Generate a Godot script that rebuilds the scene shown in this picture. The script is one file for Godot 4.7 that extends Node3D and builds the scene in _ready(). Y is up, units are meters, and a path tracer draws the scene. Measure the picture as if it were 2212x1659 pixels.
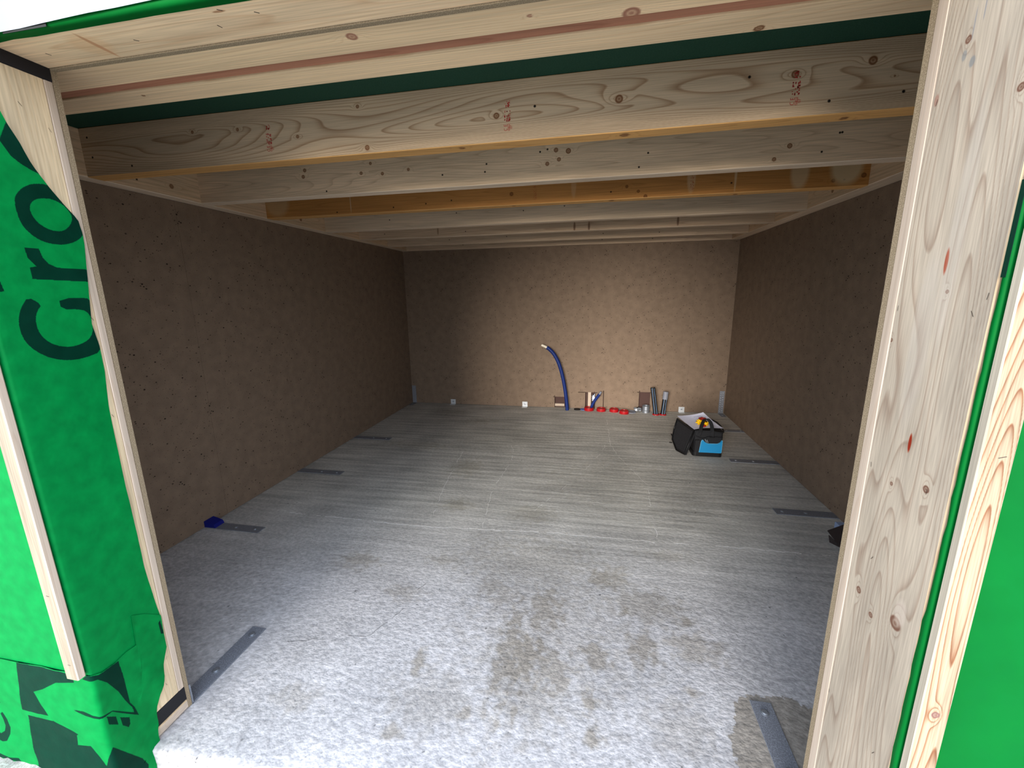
extends Node3D
# A new timber-framed room seen through its unfinished opening. Metres, y up, floor top at y = 0, opening towards +z.

const XL := -2.5955        # face of the left lining
const XR := 1.7093         # face of the right lining
const ZB := -5.6068        # face of the back lining
const YT := 2.1522         # underside of the joists
const YD := 2.3756         # underside of the deck
const OL := -1.4935        # left reveal
const OR := 0.6209         # right reveal
const ZI := -1.0600        # inner face of the front wall
const YH := 2.1750         # head of the opening
const ZF := -0.7970        # outer face of the front wall, left
const ZG := -0.7830        # outer face of the front wall, right

var rng := RandomNumberGenerator.new()
var M := {}
var used := {}


func _ready() -> void:
	rng.seed = 7
	var cam := Camera3D.new()
	cam.name = "camera"
	cam.transform = Transform3D(Basis(Vector3.UP, 0.1912) * Basis(Vector3.RIGHT, -0.2110) * Basis(Vector3.BACK, -0.0145), Vector3(0, 1.544, 0))
	cam.fov = 85.5605
	cam.near = 0.05
	cam.far = 200.0
	add_child(cam)
	cam.current = true
	var env := Environment.new()
	var sm := ProceduralSkyMaterial.new()
	sm.sky_top_color = Color(0.85, 0.91, 1.0)
	sm.sky_horizon_color = Color(0.96, 0.98, 1.0)
	sm.sky_curve = 0.25
	sm.ground_horizon_color = Color(0.60, 0.60, 0.58)
	sm.ground_bottom_color = Color(0.35, 0.34, 0.32)
	var sky := Sky.new()
	sky.sky_material = sm
	env.background_mode = Environment.BG_SKY
	env.sky = sky
	env.tonemap_mode = Environment.TONE_MAPPER_LINEAR
	env.tonemap_exposure = 4.5
	env.sdfgi_enabled = true
	env.ssao_enabled = true
	env.ssil_enabled = true
	var we := WorldEnvironment.new()
	we.name = "world_environment"
	we.environment = env
	add_child(we)

	var sun := DirectionalLight3D.new()   # low sun behind thin cloud, from the front and a little from the left
	sun.name = "sun"
	sun.light_color = Color(1.0, 0.97, 0.93)
	sun.light_energy = 0.45
	sun.light_angular_distance = 30.0
	sun.shadow_enabled = true
	sun.sky_mode = DirectionalLight3D.SKY_MODE_LIGHT_ONLY
	add_child(sun)
	sun.look_at_from_position(Vector3.ZERO, Vector3(0.16, -0.17, -1.0))

	materials()
	shell()
	opening()
	joists()
	wraps()
	battens()
	straps()
	services()
	tool_bag()


# ------------------------------------------------------------------ naming

func numbered(called: String) -> String:
	var n: int = used.get(called, 0)
	used[called] = n + 1
	return called if n == 0 else "%s_%03d" % [called, n]


func thing(called: String, label: String, category: String, group := "") -> Node3D:
	var o := Node3D.new()
	o.name = numbered(called)
	add_child(o)
	return tag(o, label, category, group)


func tag(o: Node3D, label: String, category: String, group := "") -> Node3D:
	o.set_meta("label", label)
	o.set_meta("category", category)
	if group:
		o.set_meta("group", group)
	return o


func structure(called: String, label: String, category: String) -> Node3D:
	var o := thing(called, label, category)
	o.set_meta("kind", "structure")
	return o


func put(called: String, mesh: Mesh, parent: Node3D = self, mat: Material = null) -> MeshInstance3D:
	var o := MeshInstance3D.new()
	o.name = numbered(called) if parent == self else called
	o.mesh = mesh
	if mat:
		o.material_override = mat
	parent.add_child(o, true)
	return o


# ------------------------------------------------------------------ shapes

func start(mat: Material = null) -> SurfaceTool:
	var st := SurfaceTool.new()
	st.begin(Mesh.PRIMITIVE_TRIANGLES)
	if mat:
		st.set_material(mat)
	return st


func quad(st: SurfaceTool, p: Array, n: Vector3, uv: Array) -> void:
	var order := [0, 2, 1, 0, 3, 2] if (p[1] - p[0]).cross(p[2] - p[0]).dot(n) > 0.0 else [0, 1, 2, 0, 2, 3]
	for i in order:
		st.set_normal(n)
		st.set_uv(uv[i])
		st.add_vertex(p[i])


func axes(ax: int, n: int, a: float, b: float, c: float) -> Vector3:
	var v := Vector3.ZERO
	v[ax] = a
	v[n] = b
	v[3 - ax - n] = c
	return v


# A board from p0 to p1 along axis ax; faces square to axis n carry ma, the others mb; long edges are eased by ch.
func board(p0: Vector3, p1: Vector3, ax: int, n: int, ma: Material, mb: Material, ch := 0.002) -> ArrayMesh:
	var m := 3 - ax - n
	var sa := start(ma)
	var sb := start(mb)
	var n0 := p0[n]
	var n1 := p1[n]
	var m0 := p0[m]
	var m1 := p1[m]
	var ring := [[n0, m0 + ch], [n0, m1 - ch], [n0 + ch, m1], [n1 - ch, m1], [n1, m1 - ch], [n1, m0 + ch], [n1 - ch, m0], [n0 + ch, m0]]
	var mid := [(n0 + n1) / 2, (m0 + m1) / 2]
	for i in 8:
		var a: Array = ring[i]
		var b: Array = ring[(i + 1) % 8]
		var nor := axes(ax, n, 0, b[1] - a[1], a[0] - b[0]).normalized()
		if nor.dot(axes(ax, n, 0, (a[0] + b[0]) / 2 - mid[0], (a[1] + b[1]) / 2 - mid[1])) < 0:
			nor = -nor
		var flat := absf(nor[n]) > 0.9
		var q := [axes(ax, n, p0[ax], a[0], a[1]), axes(ax, n, p1[ax], a[0], a[1]), axes(ax, n, p1[ax], b[0], b[1]), axes(ax, n, p0[ax], b[0], b[1])]
		var va: float = (a[1] - m0) / (m1 - m0) if flat else (a[0] - n0) / (n1 - n0)
		var vb: float = (b[1] - m0) / (m1 - m0) if flat else (b[0] - n0) / (n1 - n0)
		quad(sa if flat else sb, q, nor, [Vector2(0, va), Vector2(1, va), Vector2(1, vb), Vector2(0, vb)])
	for e in 2:
		var t: float = [p0, p1][e][ax]
		var nor := Vector3.ZERO
		nor[ax] = -1.0 if e == 0 else 1.0
		for i in range(1, 7):
			var tri := [axes(ax, n, t, ring[0][0], ring[0][1]), axes(ax, n, t, ring[i][0], ring[i][1]), axes(ax, n, t, ring[i + 1][0], ring[i + 1][1])]
			if (tri[1] - tri[0]).cross(tri[2] - tri[0]).dot(nor) > 0:
				tri.reverse()
			for v in tri:
				sb.set_normal(nor)
				sb.set_uv(Vector2(0.02 * e + 0.01 * (v[m] - m0), (v[n] - n0) / maxf(n1 - n0, 0.001)))
				sb.add_vertex(v)
	var mesh := sa.commit()
	return sb.commit(mesh)


func block(p0: Vector3, p1: Vector3, mat: Material, ch := 0.001) -> ArrayMesh:
	return board(p0, p1, 0, 2, mat, mat, ch)


# A flat polygon (x, y) pushed back by depth along -z, front face at z = 0.
func prism(st: SurfaceTool, poly: PackedVector2Array, depth: float, at := Transform3D()) -> void:
	if Geometry2D.is_polygon_clockwise(poly):
		poly.reverse()
	var tri := Geometry2D.triangulate_polygon(poly)
	var n := poly.size()
	for k in 2:
		var z := -depth * k
		for i in range(0, tri.size(), 3):
			var c := [poly[tri[i]], poly[tri[i + 1]], poly[tri[i + 2]]]
			var ccw: bool = (c[1] - c[0]).cross(c[2] - c[0]) > 0
			if ccw == (k == 0):
				c.reverse()
			for p in c:
				st.set_normal(at.basis * Vector3(0, 0, 1 - 2 * k))
				st.set_uv(p)
				st.add_vertex(at * Vector3(p.x, p.y, z))
	for i in n:
		var a := poly[i]
		var b := poly[(i + 1) % n]
		var o := Vector3(b.y - a.y, a.x - b.x, 0).normalized()
		var q := [at * Vector3(a.x, a.y, 0), at * Vector3(b.x, b.y, 0), at * Vector3(b.x, b.y, -depth), at * Vector3(a.x, a.y, -depth)]
		quad(st, q, (at.basis * o).normalized(), [a, b, b + Vector2(0.01, 0.01), a + Vector2(0.01, 0.01)])


func pts(flat: Array, scale := 1.0) -> PackedVector2Array:
	var r := PackedVector2Array()
	for i in range(0, flat.size(), 2):
		r.append(Vector2(flat[i], flat[i + 1]) * scale)
	return r


# A round tube through points; radius may be one number or one per point.
func tube(st: SurfaceTool, path: Array, radius: float, seg := 14, caps := true, squash := Vector2.ONE) -> void:
	var n := path.size()
	var rings := []
	var side := Vector3.ZERO
	for i in n:
		var d: Vector3 = (path[mini(i + 1, n - 1)] - path[maxi(i - 1, 0)]).normalized()
		if side == Vector3.ZERO:
			side = d.cross(Vector3(0.3, 0.2, 1)).normalized()
		side = (side - d * side.dot(d)).normalized()
		var up := d.cross(side)
		var r := []
		for k in seg + 1:
			var a := TAU * k / seg
			var o := side * cos(a) * squash.x + up * sin(a) * squash.y
			r.append([path[i] + o * radius, (side * cos(a) / squash.x + up * sin(a) / squash.y).normalized()])
		rings.append(r)
	for i in n - 1:
		for k in seg:
			var c := [rings[i][k], rings[i][k + 1], rings[i + 1][k + 1], rings[i + 1][k]]
			var order := [0, 2, 1, 0, 3, 2] if (c[1][0] - c[0][0]).cross(c[2][0] - c[0][0]).dot(c[0][1]) > 0 else [0, 1, 2, 0, 2, 3]
			for j in order:
				st.set_normal(c[j][1])
				st.set_uv(Vector2(float(k) / seg, float(i) / n))
				st.add_vertex(c[j][0])
	if caps:
		for e in 2:
			var i := 0 if e == 0 else n - 1
			var d: Vector3 = (path[1] - path[0]).normalized() * -1.0 if e == 0 else (path[n - 1] - path[n - 2]).normalized()
			for k in seg:
				var c := [path[i], rings[i][k][0], rings[i][k + 1][0]]
				if (c[1] - c[0]).cross(c[2] - c[0]).dot(d) > 0:
					c.reverse()
				for p in c:
					st.set_normal(d)
					st.set_uv(Vector2.ZERO)
					st.add_vertex(p)


func smooth(path: Array, per := 6) -> Array:
	var c := Curve3D.new()
	var n := path.size()
	for i in n:
		var t: Vector3 = (path[mini(i + 1, n - 1)] - path[maxi(i - 1, 0)]) / 6.0
		c.add_point(path[i], -t, t)
	var r := []
	for i in n - 1:
		for k in per:
			r.append(c.sample(i, float(k) / per))
	r.append(path[n - 1])
	return r


# A profile of (radius, height) pairs turned about the y axis.
func lathe(st: SurfaceTool, prof: Array, at := Transform3D(), seg := 24) -> void:
	for i in prof.size() - 1:
		var a: Vector2 = prof[i]
		var b: Vector2 = prof[i + 1]
		var d := (b - a).normalized()
		for k in seg:
			var t0 := TAU * k / seg
			var t1 := TAU * (k + 1) / seg
			var q := []
			var ns := []
			for e in [[a, t0], [a, t1], [b, t1], [b, t0]]:
				q.append(at * Vector3(e[0].x * cos(e[1]), e[0].y, e[0].x * sin(e[1])))
				ns.append((at.basis * Vector3(d.y * cos(e[1]), -d.x, d.y * sin(e[1]))).normalized())
			var f: Vector3 = (q[2] - q[0]).cross(q[3] - q[1])
			var order := [0, 2, 1, 0, 3, 2] if f.dot(ns[0] + ns[2]) > 0 else [0, 1, 2, 0, 2, 3]
			for j in order:
				st.set_normal(ns[j])
				st.set_uv(Vector2(float(k) / seg, float(i) / prof.size()))
				st.add_vertex(q[j])


# A sheet from a grid of points (rows of equal length) with matching uvs; smooth normals.
func sheet(rows: Array, uvs: Array, mat: Material, flip := false) -> ArrayMesh:
	var st := start(mat)
	st.set_smooth_group(0)
	for i in rows.size() - 1:
		for k in rows[i].size() - 1:
			var c := [[i, k], [i, k + 1], [i + 1, k + 1], [i + 1, k]]
			if flip:
				c.reverse()
			for j in [0, 1, 2, 0, 2, 3]:
				st.set_uv(uvs[c[j][0]][c[j][1]])
				st.add_vertex(rows[c[j][0]][c[j][1]])
	st.index()
	st.generate_normals()
	st.generate_tangents()
	return st.commit()


# ------------------------------------------------------------------ materials

func noise(sd: int, freq: float, type := FastNoiseLite.TYPE_SIMPLEX_SMOOTH, oct := 1) -> FastNoiseLite:
	var f := FastNoiseLite.new()
	f.seed = sd
	f.frequency = freq
	f.noise_type = type
	f.fractal_type = FastNoiseLite.FRACTAL_FBM if oct > 1 else FastNoiseLite.FRACTAL_NONE
	f.fractal_octaves = oct
	return f


func bytes(f: FastNoiseLite, w: int, h: int, sw: int, sh: int) -> PackedByteArray:
	var im := f.get_image(sw, sh)
	if sw != w or sh != h:
		im.resize(w, h, Image.INTERPOLATE_CUBIC)
	im.convert(Image.FORMAT_L8)
	return im.get_data()


func plain(c: Color, rough := 0.7, metal := 0.0, spec := 0.4) -> StandardMaterial3D:
	var m := StandardMaterial3D.new()
	m.albedo_color = c
	m.roughness = rough
	m.metallic = metal
	m.metallic_specular = spec
	return m


func textured(t: Texture2D, rough := 0.75, spec := 0.3) -> StandardMaterial3D:
	var m := plain(Color.WHITE, rough, 0.0, spec)
	m.albedo_texture = t
	return m


# Sawn softwood: growth rings as contour lines of a field that swells round each knot.
# o: k curvature of the rings across the board, c its centre, s rings per metre along, b waviness; knots [u, v, r] and nail or pin holes [u, v] in metres.
func wood(w: int, h: int, L: float, W: float, sd: int, o: Dictionary, knots := [], holes := []) -> StandardMaterial3D:
	var base: Color = o.get("base", Color(0.87, 0.76, 0.61))
	var late: Color = o.get("late", Color(0.68, 0.52, 0.37))
	var core: Color = o.get("core", Color(0.45, 0.29, 0.18))
	var kk: float = o.get("k", 420.0)
	var c: float = o.get("c", 0.5) * W
	var lum: float = o.get("lum", 0.99)
	var s: float = o.get("s", 0.9)
	var bb: float = o.get("b", 1.6) * 1.7
	var con: float = o.get("con", 0.75)
	var f1 := noise(sd, 1.0)
	var fu: float = o.get("fu", 0.6)
	var fv: float = o.get("fv", 9.0)
	var field := PackedFloat32Array()
	field.resize(w * h)
	for j in h:
		var v := (j + 0.5) / h * W
		var at := j * w
		for i in w:
			var u := (i + 0.5) / w * L
			var d := v - c
			field[at + i] = kk * d * d + s * u + bb * f1.get_noise_2d(u * fu, v * fv)
	var dark := PackedFloat32Array()
	dark.resize(w * h)
	for q in knots:
		var r: float = q[2]
		var hu := r * 9.0
		var hv := r * 3.6
		for j in range(maxi(0, int((q[1] - hv) / W * h)), mini(h, int((q[1] + hv) / W * h) + 1)):
			for i in range(maxi(0, int((q[0] - hu) / L * w)), mini(w, int((q[0] + hu) / L * w) + 1)):
				var du: float = ((i + 0.5) / w * L - q[0]) / r
				var dv: float = ((j + 0.5) / h * W - q[1]) / r
				field[j * w + i] += 2.6 * exp(-(du * du / 9.0 + dv * dv / 1.7))
				var e := sqrt(du * du + dv * dv)
				if e < 1.15:
					var edge := clampf((1.15 - e) * 5.0, 0, 1)
					dark[j * w + i] = maxf(dark[j * w + i], edge * (0.62 + 0.38 * clampf((e - 0.72) * 6.0, 0, 1) + 0.2 * sin(e * 11.0)))
	for q in holes:
		var r := 0.0066
		for j in range(maxi(0, int((q[1] - r) / W * h)), mini(h, int((q[1] + r) / W * h) + 1)):
			for i in range(maxi(0, int((q[0] - r) / L * w)), mini(w, int((q[0] + r) / L * w) + 1)):
				var e := sqrt(pow((i + 0.5) / w * L - q[0], 2) + pow((j + 0.5) / h * W - q[1], 2)) / 0.0042
				dark[j * w + i] = minf(dark[j * w + i], -clampf((1.35 - e) * 2.0, 0, 1))
	var fib := bytes(noise(sd + 5, 0.22, FastNoiseLite.TYPE_SIMPLEX_SMOOTH, 2), w, h, maxi(8, w / 24), h)
	var broad := bytes(noise(sd + 9, 0.05), w, h, maxi(8, w / 24), maxi(8, h / 4))
	var data := PackedByteArray()
	data.resize(w * h * 3)
	var at := 0
	for i in w * h:
		var fr := field[i] - floorf(field[i])
		var t := pow(fr, 6.0) * con
		if fr > 0.93:
			t *= (1.0 - fr) * 14.0
		var g := lum + (fib[i] - 128) * 0.0006 + (broad[i] - 128) * 0.0004
		var k := minf(dark[i], 1.0)
		var r := (base.r + (late.r - base.r) * t) * g
		var gg := (base.g + (late.g - base.g) * t) * g
		var b := (base.b + (late.b - base.b) * t) * g
		if k < 0.0:
			r *= 1.0 + 0.85 * k
			gg *= 1.0 + 0.87 * k
			b *= 1.0 + 0.88 * k
		elif k > 0.0:
			r += (core.r - r) * k
			gg += (core.g - gg) * k
			b += (core.b - b) * k
		data[at] = clampi(int(r * 255), 0, 255)
		data[at + 1] = clampi(int(gg * 255), 0, 255)
		data[at + 2] = clampi(int(b * 255), 0, 255)
		at += 3
	if o.has("streaks"):   # long resin pockets and coloured heartwood: [u, v, half length, half width, r, g, b]
		for q in o.streaks:
			for j in range(maxi(0, int((q[1] - q[3]) / W * h)), mini(h, int((q[1] + q[3]) / W * h) + 1)):
				for i in range(maxi(0, int((q[0] - q[2]) / L * w)), mini(w, int((q[0] + q[2]) / L * w) + 1)):
					var du: float = ((i + 0.5) / w * L - q[0]) / q[2]
					var dv: float = ((j + 0.5) / h * W - q[1]) / q[3]
					var a: float = clampf((1.0 - sqrt(du * du + dv * dv)) * 3.0, 0, 1) * q[7]
					for k in 3:
						var p := (j * w + i) * 3 + k
						data[p] = int(lerpf(data[p], q[4 + k] * 255, a))
	var m := textured(ImageTexture.create_from_image(Image.create_from_data(w, h, false, Image.FORMAT_RGB8, data)), o.get("rough", 0.72))
	return m


func chip_texture(sd: int, a: Color, b: Color, d: Color) -> ImageTexture:
	var w := 256
	var n1 := bytes(noise(sd, 0.16, FastNoiseLite.TYPE_CELLULAR), w, w, w, w)
	var n2 := bytes(noise(sd + 1, 0.3, FastNoiseLite.TYPE_SIMPLEX_SMOOTH, 2), w, w, w, w)
	var im := Image.create(w, w, false, Image.FORMAT_RGB8)
	for i in w * w:
		var c := a.lerp(b, n1[i] / 255.0)
		if n2[i] > 168:
			c = c.lerp(d, minf(1.0, (n2[i] - 168) / 40.0))
		im.set_pixel(i % w, i / w, c)
	return ImageTexture.create_from_image(im)


func lining_texture() -> ImageTexture:
	var w := 1024
	var n1 := bytes(noise(31, 0.01, FastNoiseLite.TYPE_SIMPLEX_SMOOTH, 3), w, w, w, w)
	var n2 := bytes(noise(32, 0.35), w, w, w, w)
	var data := PackedByteArray()
	data.resize(w * w * 3)
	for i in w * w:
		var g := 1.0 + (n1[i] - 128) * 0.0004 + (n2[i] - 128) * 0.0007
		data[i * 3] = clampi(int(126 * g), 0, 255)
		data[i * 3 + 1] = clampi(int(108 * g), 0, 255)
		data[i * 3 + 2] = clampi(int(92 * g), 0, 255)
	for q in 2200:
		var x := rng.randi_range(0, w - 1)
		var y := rng.randi_range(0, w - 1)
		var r := rng.randf_range(0.6, 1.5) if q > 260 else rng.randf_range(1.8, 4.0)
		var k := rng.randf_range(0.3, 0.65)
		for dy in range(-4, 5):
			for dx in range(-4, 5):
				if dx * dx * 0.7 + dy * dy * 1.3 <= r * r:
					var p := (((y + dy + w) % w) * w + (x + dx + w) % w) * 3
					for c in 3:
						data[p + c] = int(data[p + c] * k)
	return ImageTexture.create_from_image(Image.create_from_data(w, w, false, Image.FORMAT_RGB8, data))


const FX := -2.70
const FW := 4.50
const FZ := -5.72
const FH := 4.83

# Power-floated concrete: long trowel streaks across the room, dirty patches, fine cracks and pits.
func concrete() -> StandardMaterial3D:
	var w := 2048
	var broad := bytes(noise(41, 0.018, FastNoiseLite.TYPE_SIMPLEX_SMOOTH, 4), w, w, 512, 512)
	var streak := bytes(noise(42, 0.035, FastNoiseLite.TYPE_SIMPLEX_SMOOTH, 3), w, w, 128, 2048)
	var gr := noise(43, 0.095, FastNoiseLite.TYPE_SIMPLEX_SMOOTH, 4)
	gr.fractal_gain = 0.75
	gr.fractal_lacunarity = 2.1
	var fine := bytes(gr, w, w, 1300, w)
	var flake := bytes(noise(47, 0.075, FastNoiseLite.TYPE_CELLULAR), w, w, 900, w)
	var dirt := PackedByteArray()
	dirt.resize(w * w)
	var rag := noise(44, 0.035, FastNoiseLite.TYPE_SIMPLEX_SMOOTH, 4)
	var blobs := [
		[39, -1207, 36, 44, 0.9], [-671, -1104, 41, 37, 0.7], [49, -1563, 70, 95, 0.85], [-258, -1497, 120, 180, 1.0], [-123, -1451, 90, 150, 0.8], [-413, -1844, 95, 80, 0.5],
		[-188, -1784, 113, 171, 0.8], [89, -2077, 90, 80, 0.7], [252, -1636, 80, 97, 0.8], [483, -1676, 130, 90, 0.6], [-489, -1902, 86, 85, 0.5], [-956, -1786, 110, 58, 0.4]]
	blobs.append_array([
		[-1341, -2001, 124, 79, 0.5], [-831, -2088, 96, 58, 0.4], [-697, -1396, 34, 70, 0.8], [31, -1335, 40, 55, 0.9], [-442, -1214, 28, 45, 0.8], [-253, -1248, 14, 40, 0.9], [-1107, -1152, 100, 60, 0.4],
		[165, -2090, 75, 112, 0.6], [474, -1823, 30, 41, 0.8], [197, -1851, 30, 35, 0.9], [417, -1452, 45, 18, 0.8], [-976, -2746, 110, 90, 0.7], [-1807, -3928, 400, 110, 0.6]])
	blobs.append_array([
		[-1090, -3426, 140, 200, 0.6], [-388, -2705, 170, 130, 0.5], [476, -2354, 170, 50, 0.5], [-1882, -5185, 260, 130, 0.5], [-1334, -4835, 240, 112, 0.6], [-300, -2150, 420, 260, 0.35], [-150, -1650, 420, 430, 0.35],
		[-330, -1500, 60, 330, 0.9], [-200, -1350, 160, 200, 0.5], [-560, -1250, 200, 150, 0.35], [300, -1900, 200, 130, 0.5], [350, -1300, 130, 110, 0.35], [300, -3300, 700, 500, 0.3], [-900, -4300, 900, 420, 0.25], [900, -4800, 600, 400, 0.25]])
	for q in blobs:
		var cx: float = (q[0] * 0.001 - FX) / FW * w
		var cz: float = (q[1] * 0.001 - FZ) / FH * w
		var rx: float = q[2] * 0.001 / FW * w * 1.25
		var rz: float = q[3] * 0.001 / FH * w * 1.25
		for j in range(maxi(0, int(cz - rz * 1.5)), mini(w, int(cz + rz * 1.5) + 1)):
			for i in range(maxi(0, int(cx - rx * 1.5)), mini(w, int(cx + rx * 1.5) + 1)):
				var e := sqrt(pow((i - cx) / rx, 2) + pow((j - cz) / rz, 2)) + rag.get_noise_2d(i, j) * 0.75
				var a: float = clampf((1.0 - e) * 1.5, 0, 1) * q[4] * (255 if q[1] > -2200 else 150)
				if a > dirt[j * w + i]:
					dirt[j * w + i] = int(a)
	var wet := pts([587, -1457, 645, -1483, 780, -1492, 872, -1449, 732, -1135, 510, -1136, 517, -1239, 511, -1288, 553, -1357, 563, -1412], 0.001)
	for j in range(int((-1.55 - FZ) / FH * w), int((-1.05 - FZ) / FH * w)):
		for i in range(int((0.4 - FX) / FW * w), int((1.0 - FX) / FW * w)):
			var p := Vector2(FX + FW * i / w, FZ + FH * j / w)
			p += Vector2(rag.get_noise_2d(i * 2, j * 2), rag.get_noise_2d(i * 2 + 900, j * 2)) * 0.02
			if Geometry2D.is_point_in_polygon(p, wet):
				dirt[j * w + i] = 250
	var data := PackedByteArray()
	data.resize(w * w * 3)
	var bump := PackedByteArray()
	bump.resize(w * w)
	var at := 0
	for i in w * w:
		var f := fine[i] - 128
		var near := clampf((float(i / w) / w - 0.62) * 5.0, 0.0, 1.0)
		var g := 183.0 - 3.0 * near + (broad[i] - 128) * 0.10 + (streak[i] - 128) * (0.20 - 0.16 * near) + f * (0.16 + 0.12 * near) + (flake[i] - 128) * 0.06 * near
		var d := dirt[i] * 0.0010
		data[at] = clampi(int(g * (1.0 - d * 0.80) * 1.01), 0, 255)
		data[at + 1] = clampi(int(g * (0.994 - d * 0.90)), 0, 255)
		data[at + 2] = clampi(int(g * (0.955 + 0.04 * near - d * 1.10)), 0, 255)
		at += 3
		bump[i] = clampi(128 + int(f * (0.40 + 0.45 * near) + (flake[i] - 128) * 0.30 * near + (streak[i] - 128) * (0.5 - 0.35 * near)), 0, 255)
	# fine cracks and ridges left by the trowel
	var lines := [
		[-2157, -2434, -1610, -2426, -1285, -2412, -953, -2426, -509, -2459, -263, -2483, -21, -2480, 456, -2486, 935, -2508, 1493, -2513],
		[-696, -2439, -752, -2932, -760, -3096, -721, -3648, -764, -3950, -852, -4144], [-1081, -2495, -1171, -3030, -1230, -3512, -1255, -3809],
		[212, -5259, 218, -4235, 281, -3921, 485, -3295, 454, -2910, 452, -2522], [-2159, -3114, -1677, -3131, -1223, -3175, -656, -3201], [-416, -2668, -43, -3488, 129, -4021, 192, -4302],
		[-1343, -1395, -980, -1493, -888, -1695, -885, -1834, -862, -1875], [-2317, -3520, -1648, -3563, -1172, -3544]]
	for q in lines.size():
		var l := pts(lines[q], 0.001)
		var tone := 1.22 if q != 6 else 0.72
		for k in l.size() - 1:
			var n := int(l[k].distance_to(l[k + 1]) / 0.0012)
			for e in n:
				var p := l[k].lerp(l[k + 1], float(e) / n)
				var x := int((p.x - FX) / FW * w + rag.get_noise_2d(p.x * 300, p.y * 300) * 5.0)
				var y := int((p.y - FZ) / FH * w + rag.get_noise_2d(p.x * 300 + 500, p.y * 300) * 5.0)
				var on := rag.get_noise_2d(p.x * 120 + 70, p.y * 120) > (-0.25 if q == 0 else -0.1)
				if on and x >= 0 and y >= 0 and x < w - 1 and y < w - 1:
					for o in ([0, w] if q == 0 else [0]):
						for c in 3:
							data[(y * w + x + o) * 3 + c] = clampi(int(data[(y * w + x + o) * 3 + c] * tone), 0, 255)
						bump[y * w + x + o] = 220 if tone > 1 else 40
	for q in 1500:
		var x := rng.randi_range(4, w - 5)
		var y := w - 5 - int(pow(rng.randf(), 2.2) * (w - 12))
		var r := rng.randf_range(0.5, 1.2) if q > 60 else rng.randf_range(1.5, 2.6)
		var k := rng.randf_range(0.5, 0.85)
		for dy in range(-3, 4):
			for dx in range(-3, 4):
				var a := clampf(r + 0.5 - sqrt(dx * dx * 0.7 + dy * dy * 1.4 + dx * dy * 0.5), 0, 1)
				if a > 0.0:
					for c in 3:
						data[((y + dy) * w + x + dx) * 3 + c] = int(data[((y + dy) * w + x + dx) * 3 + c] * lerpf(1.0, k, a))
					bump[(y + dy) * w + x + dx] = int(lerpf(bump[(y + dy) * w + x + dx], 50, a))
	var m := textured(ImageTexture.create_from_image(Image.create_from_data(w, w, false, Image.FORMAT_RGB8, data)), 0.82, 0.35)
	var nm := Image.create_from_data(w, w, false, Image.FORMAT_L8, bump)
	nm.convert(Image.FORMAT_RGBA8)
	nm.bump_map_to_normal_map(2.2)
	m.normal_enabled = true
	m.normal_texture = ImageTexture.create_from_image(nm)
	m.normal_scale = 0.6
	m.texture_repeat = false
	return m


func fill(im: Image, poly: PackedVector2Array, c: Color) -> void:
	var lo := 1e9
	var hi := -1e9
	for p in poly:
		lo = minf(lo, p.y)
		hi = maxf(hi, p.y)
	for y in range(maxi(0, int(lo)), mini(im.get_height() - 1, int(hi)) + 1):
		var xs := []
		for i in poly.size():
			var a := poly[i]
			var b := poly[(i + 1) % poly.size()]
			if (a.y <= y + 0.5) != (b.y <= y + 0.5):
				xs.append(a.x + (y + 0.5 - a.y) / (b.y - a.y) * (b.x - a.x))
		xs.sort()
		for i in range(0, xs.size() - 1, 2):
			im.fill_rect(Rect2i(roundi(xs[i]), y, roundi(xs[i + 1]) - roundi(xs[i]), 1), c)


const WS0 := -0.560   # the printed area of the left wrap: s along the sheet round the corner, y up
const WS := 0.805
const WY0 := -0.080
const WY := 2.340

func round_off(p: PackedVector2Array, times := 2) -> PackedVector2Array:
	for t in times:
		var q := PackedVector2Array()
		for i in p.size():
			var a := p[i]
			var b := p[(i + 1) % p.size()]
			q.append(a.lerp(b, 0.25))
			q.append(a.lerp(b, 0.75))
		p = q
	return p


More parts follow.
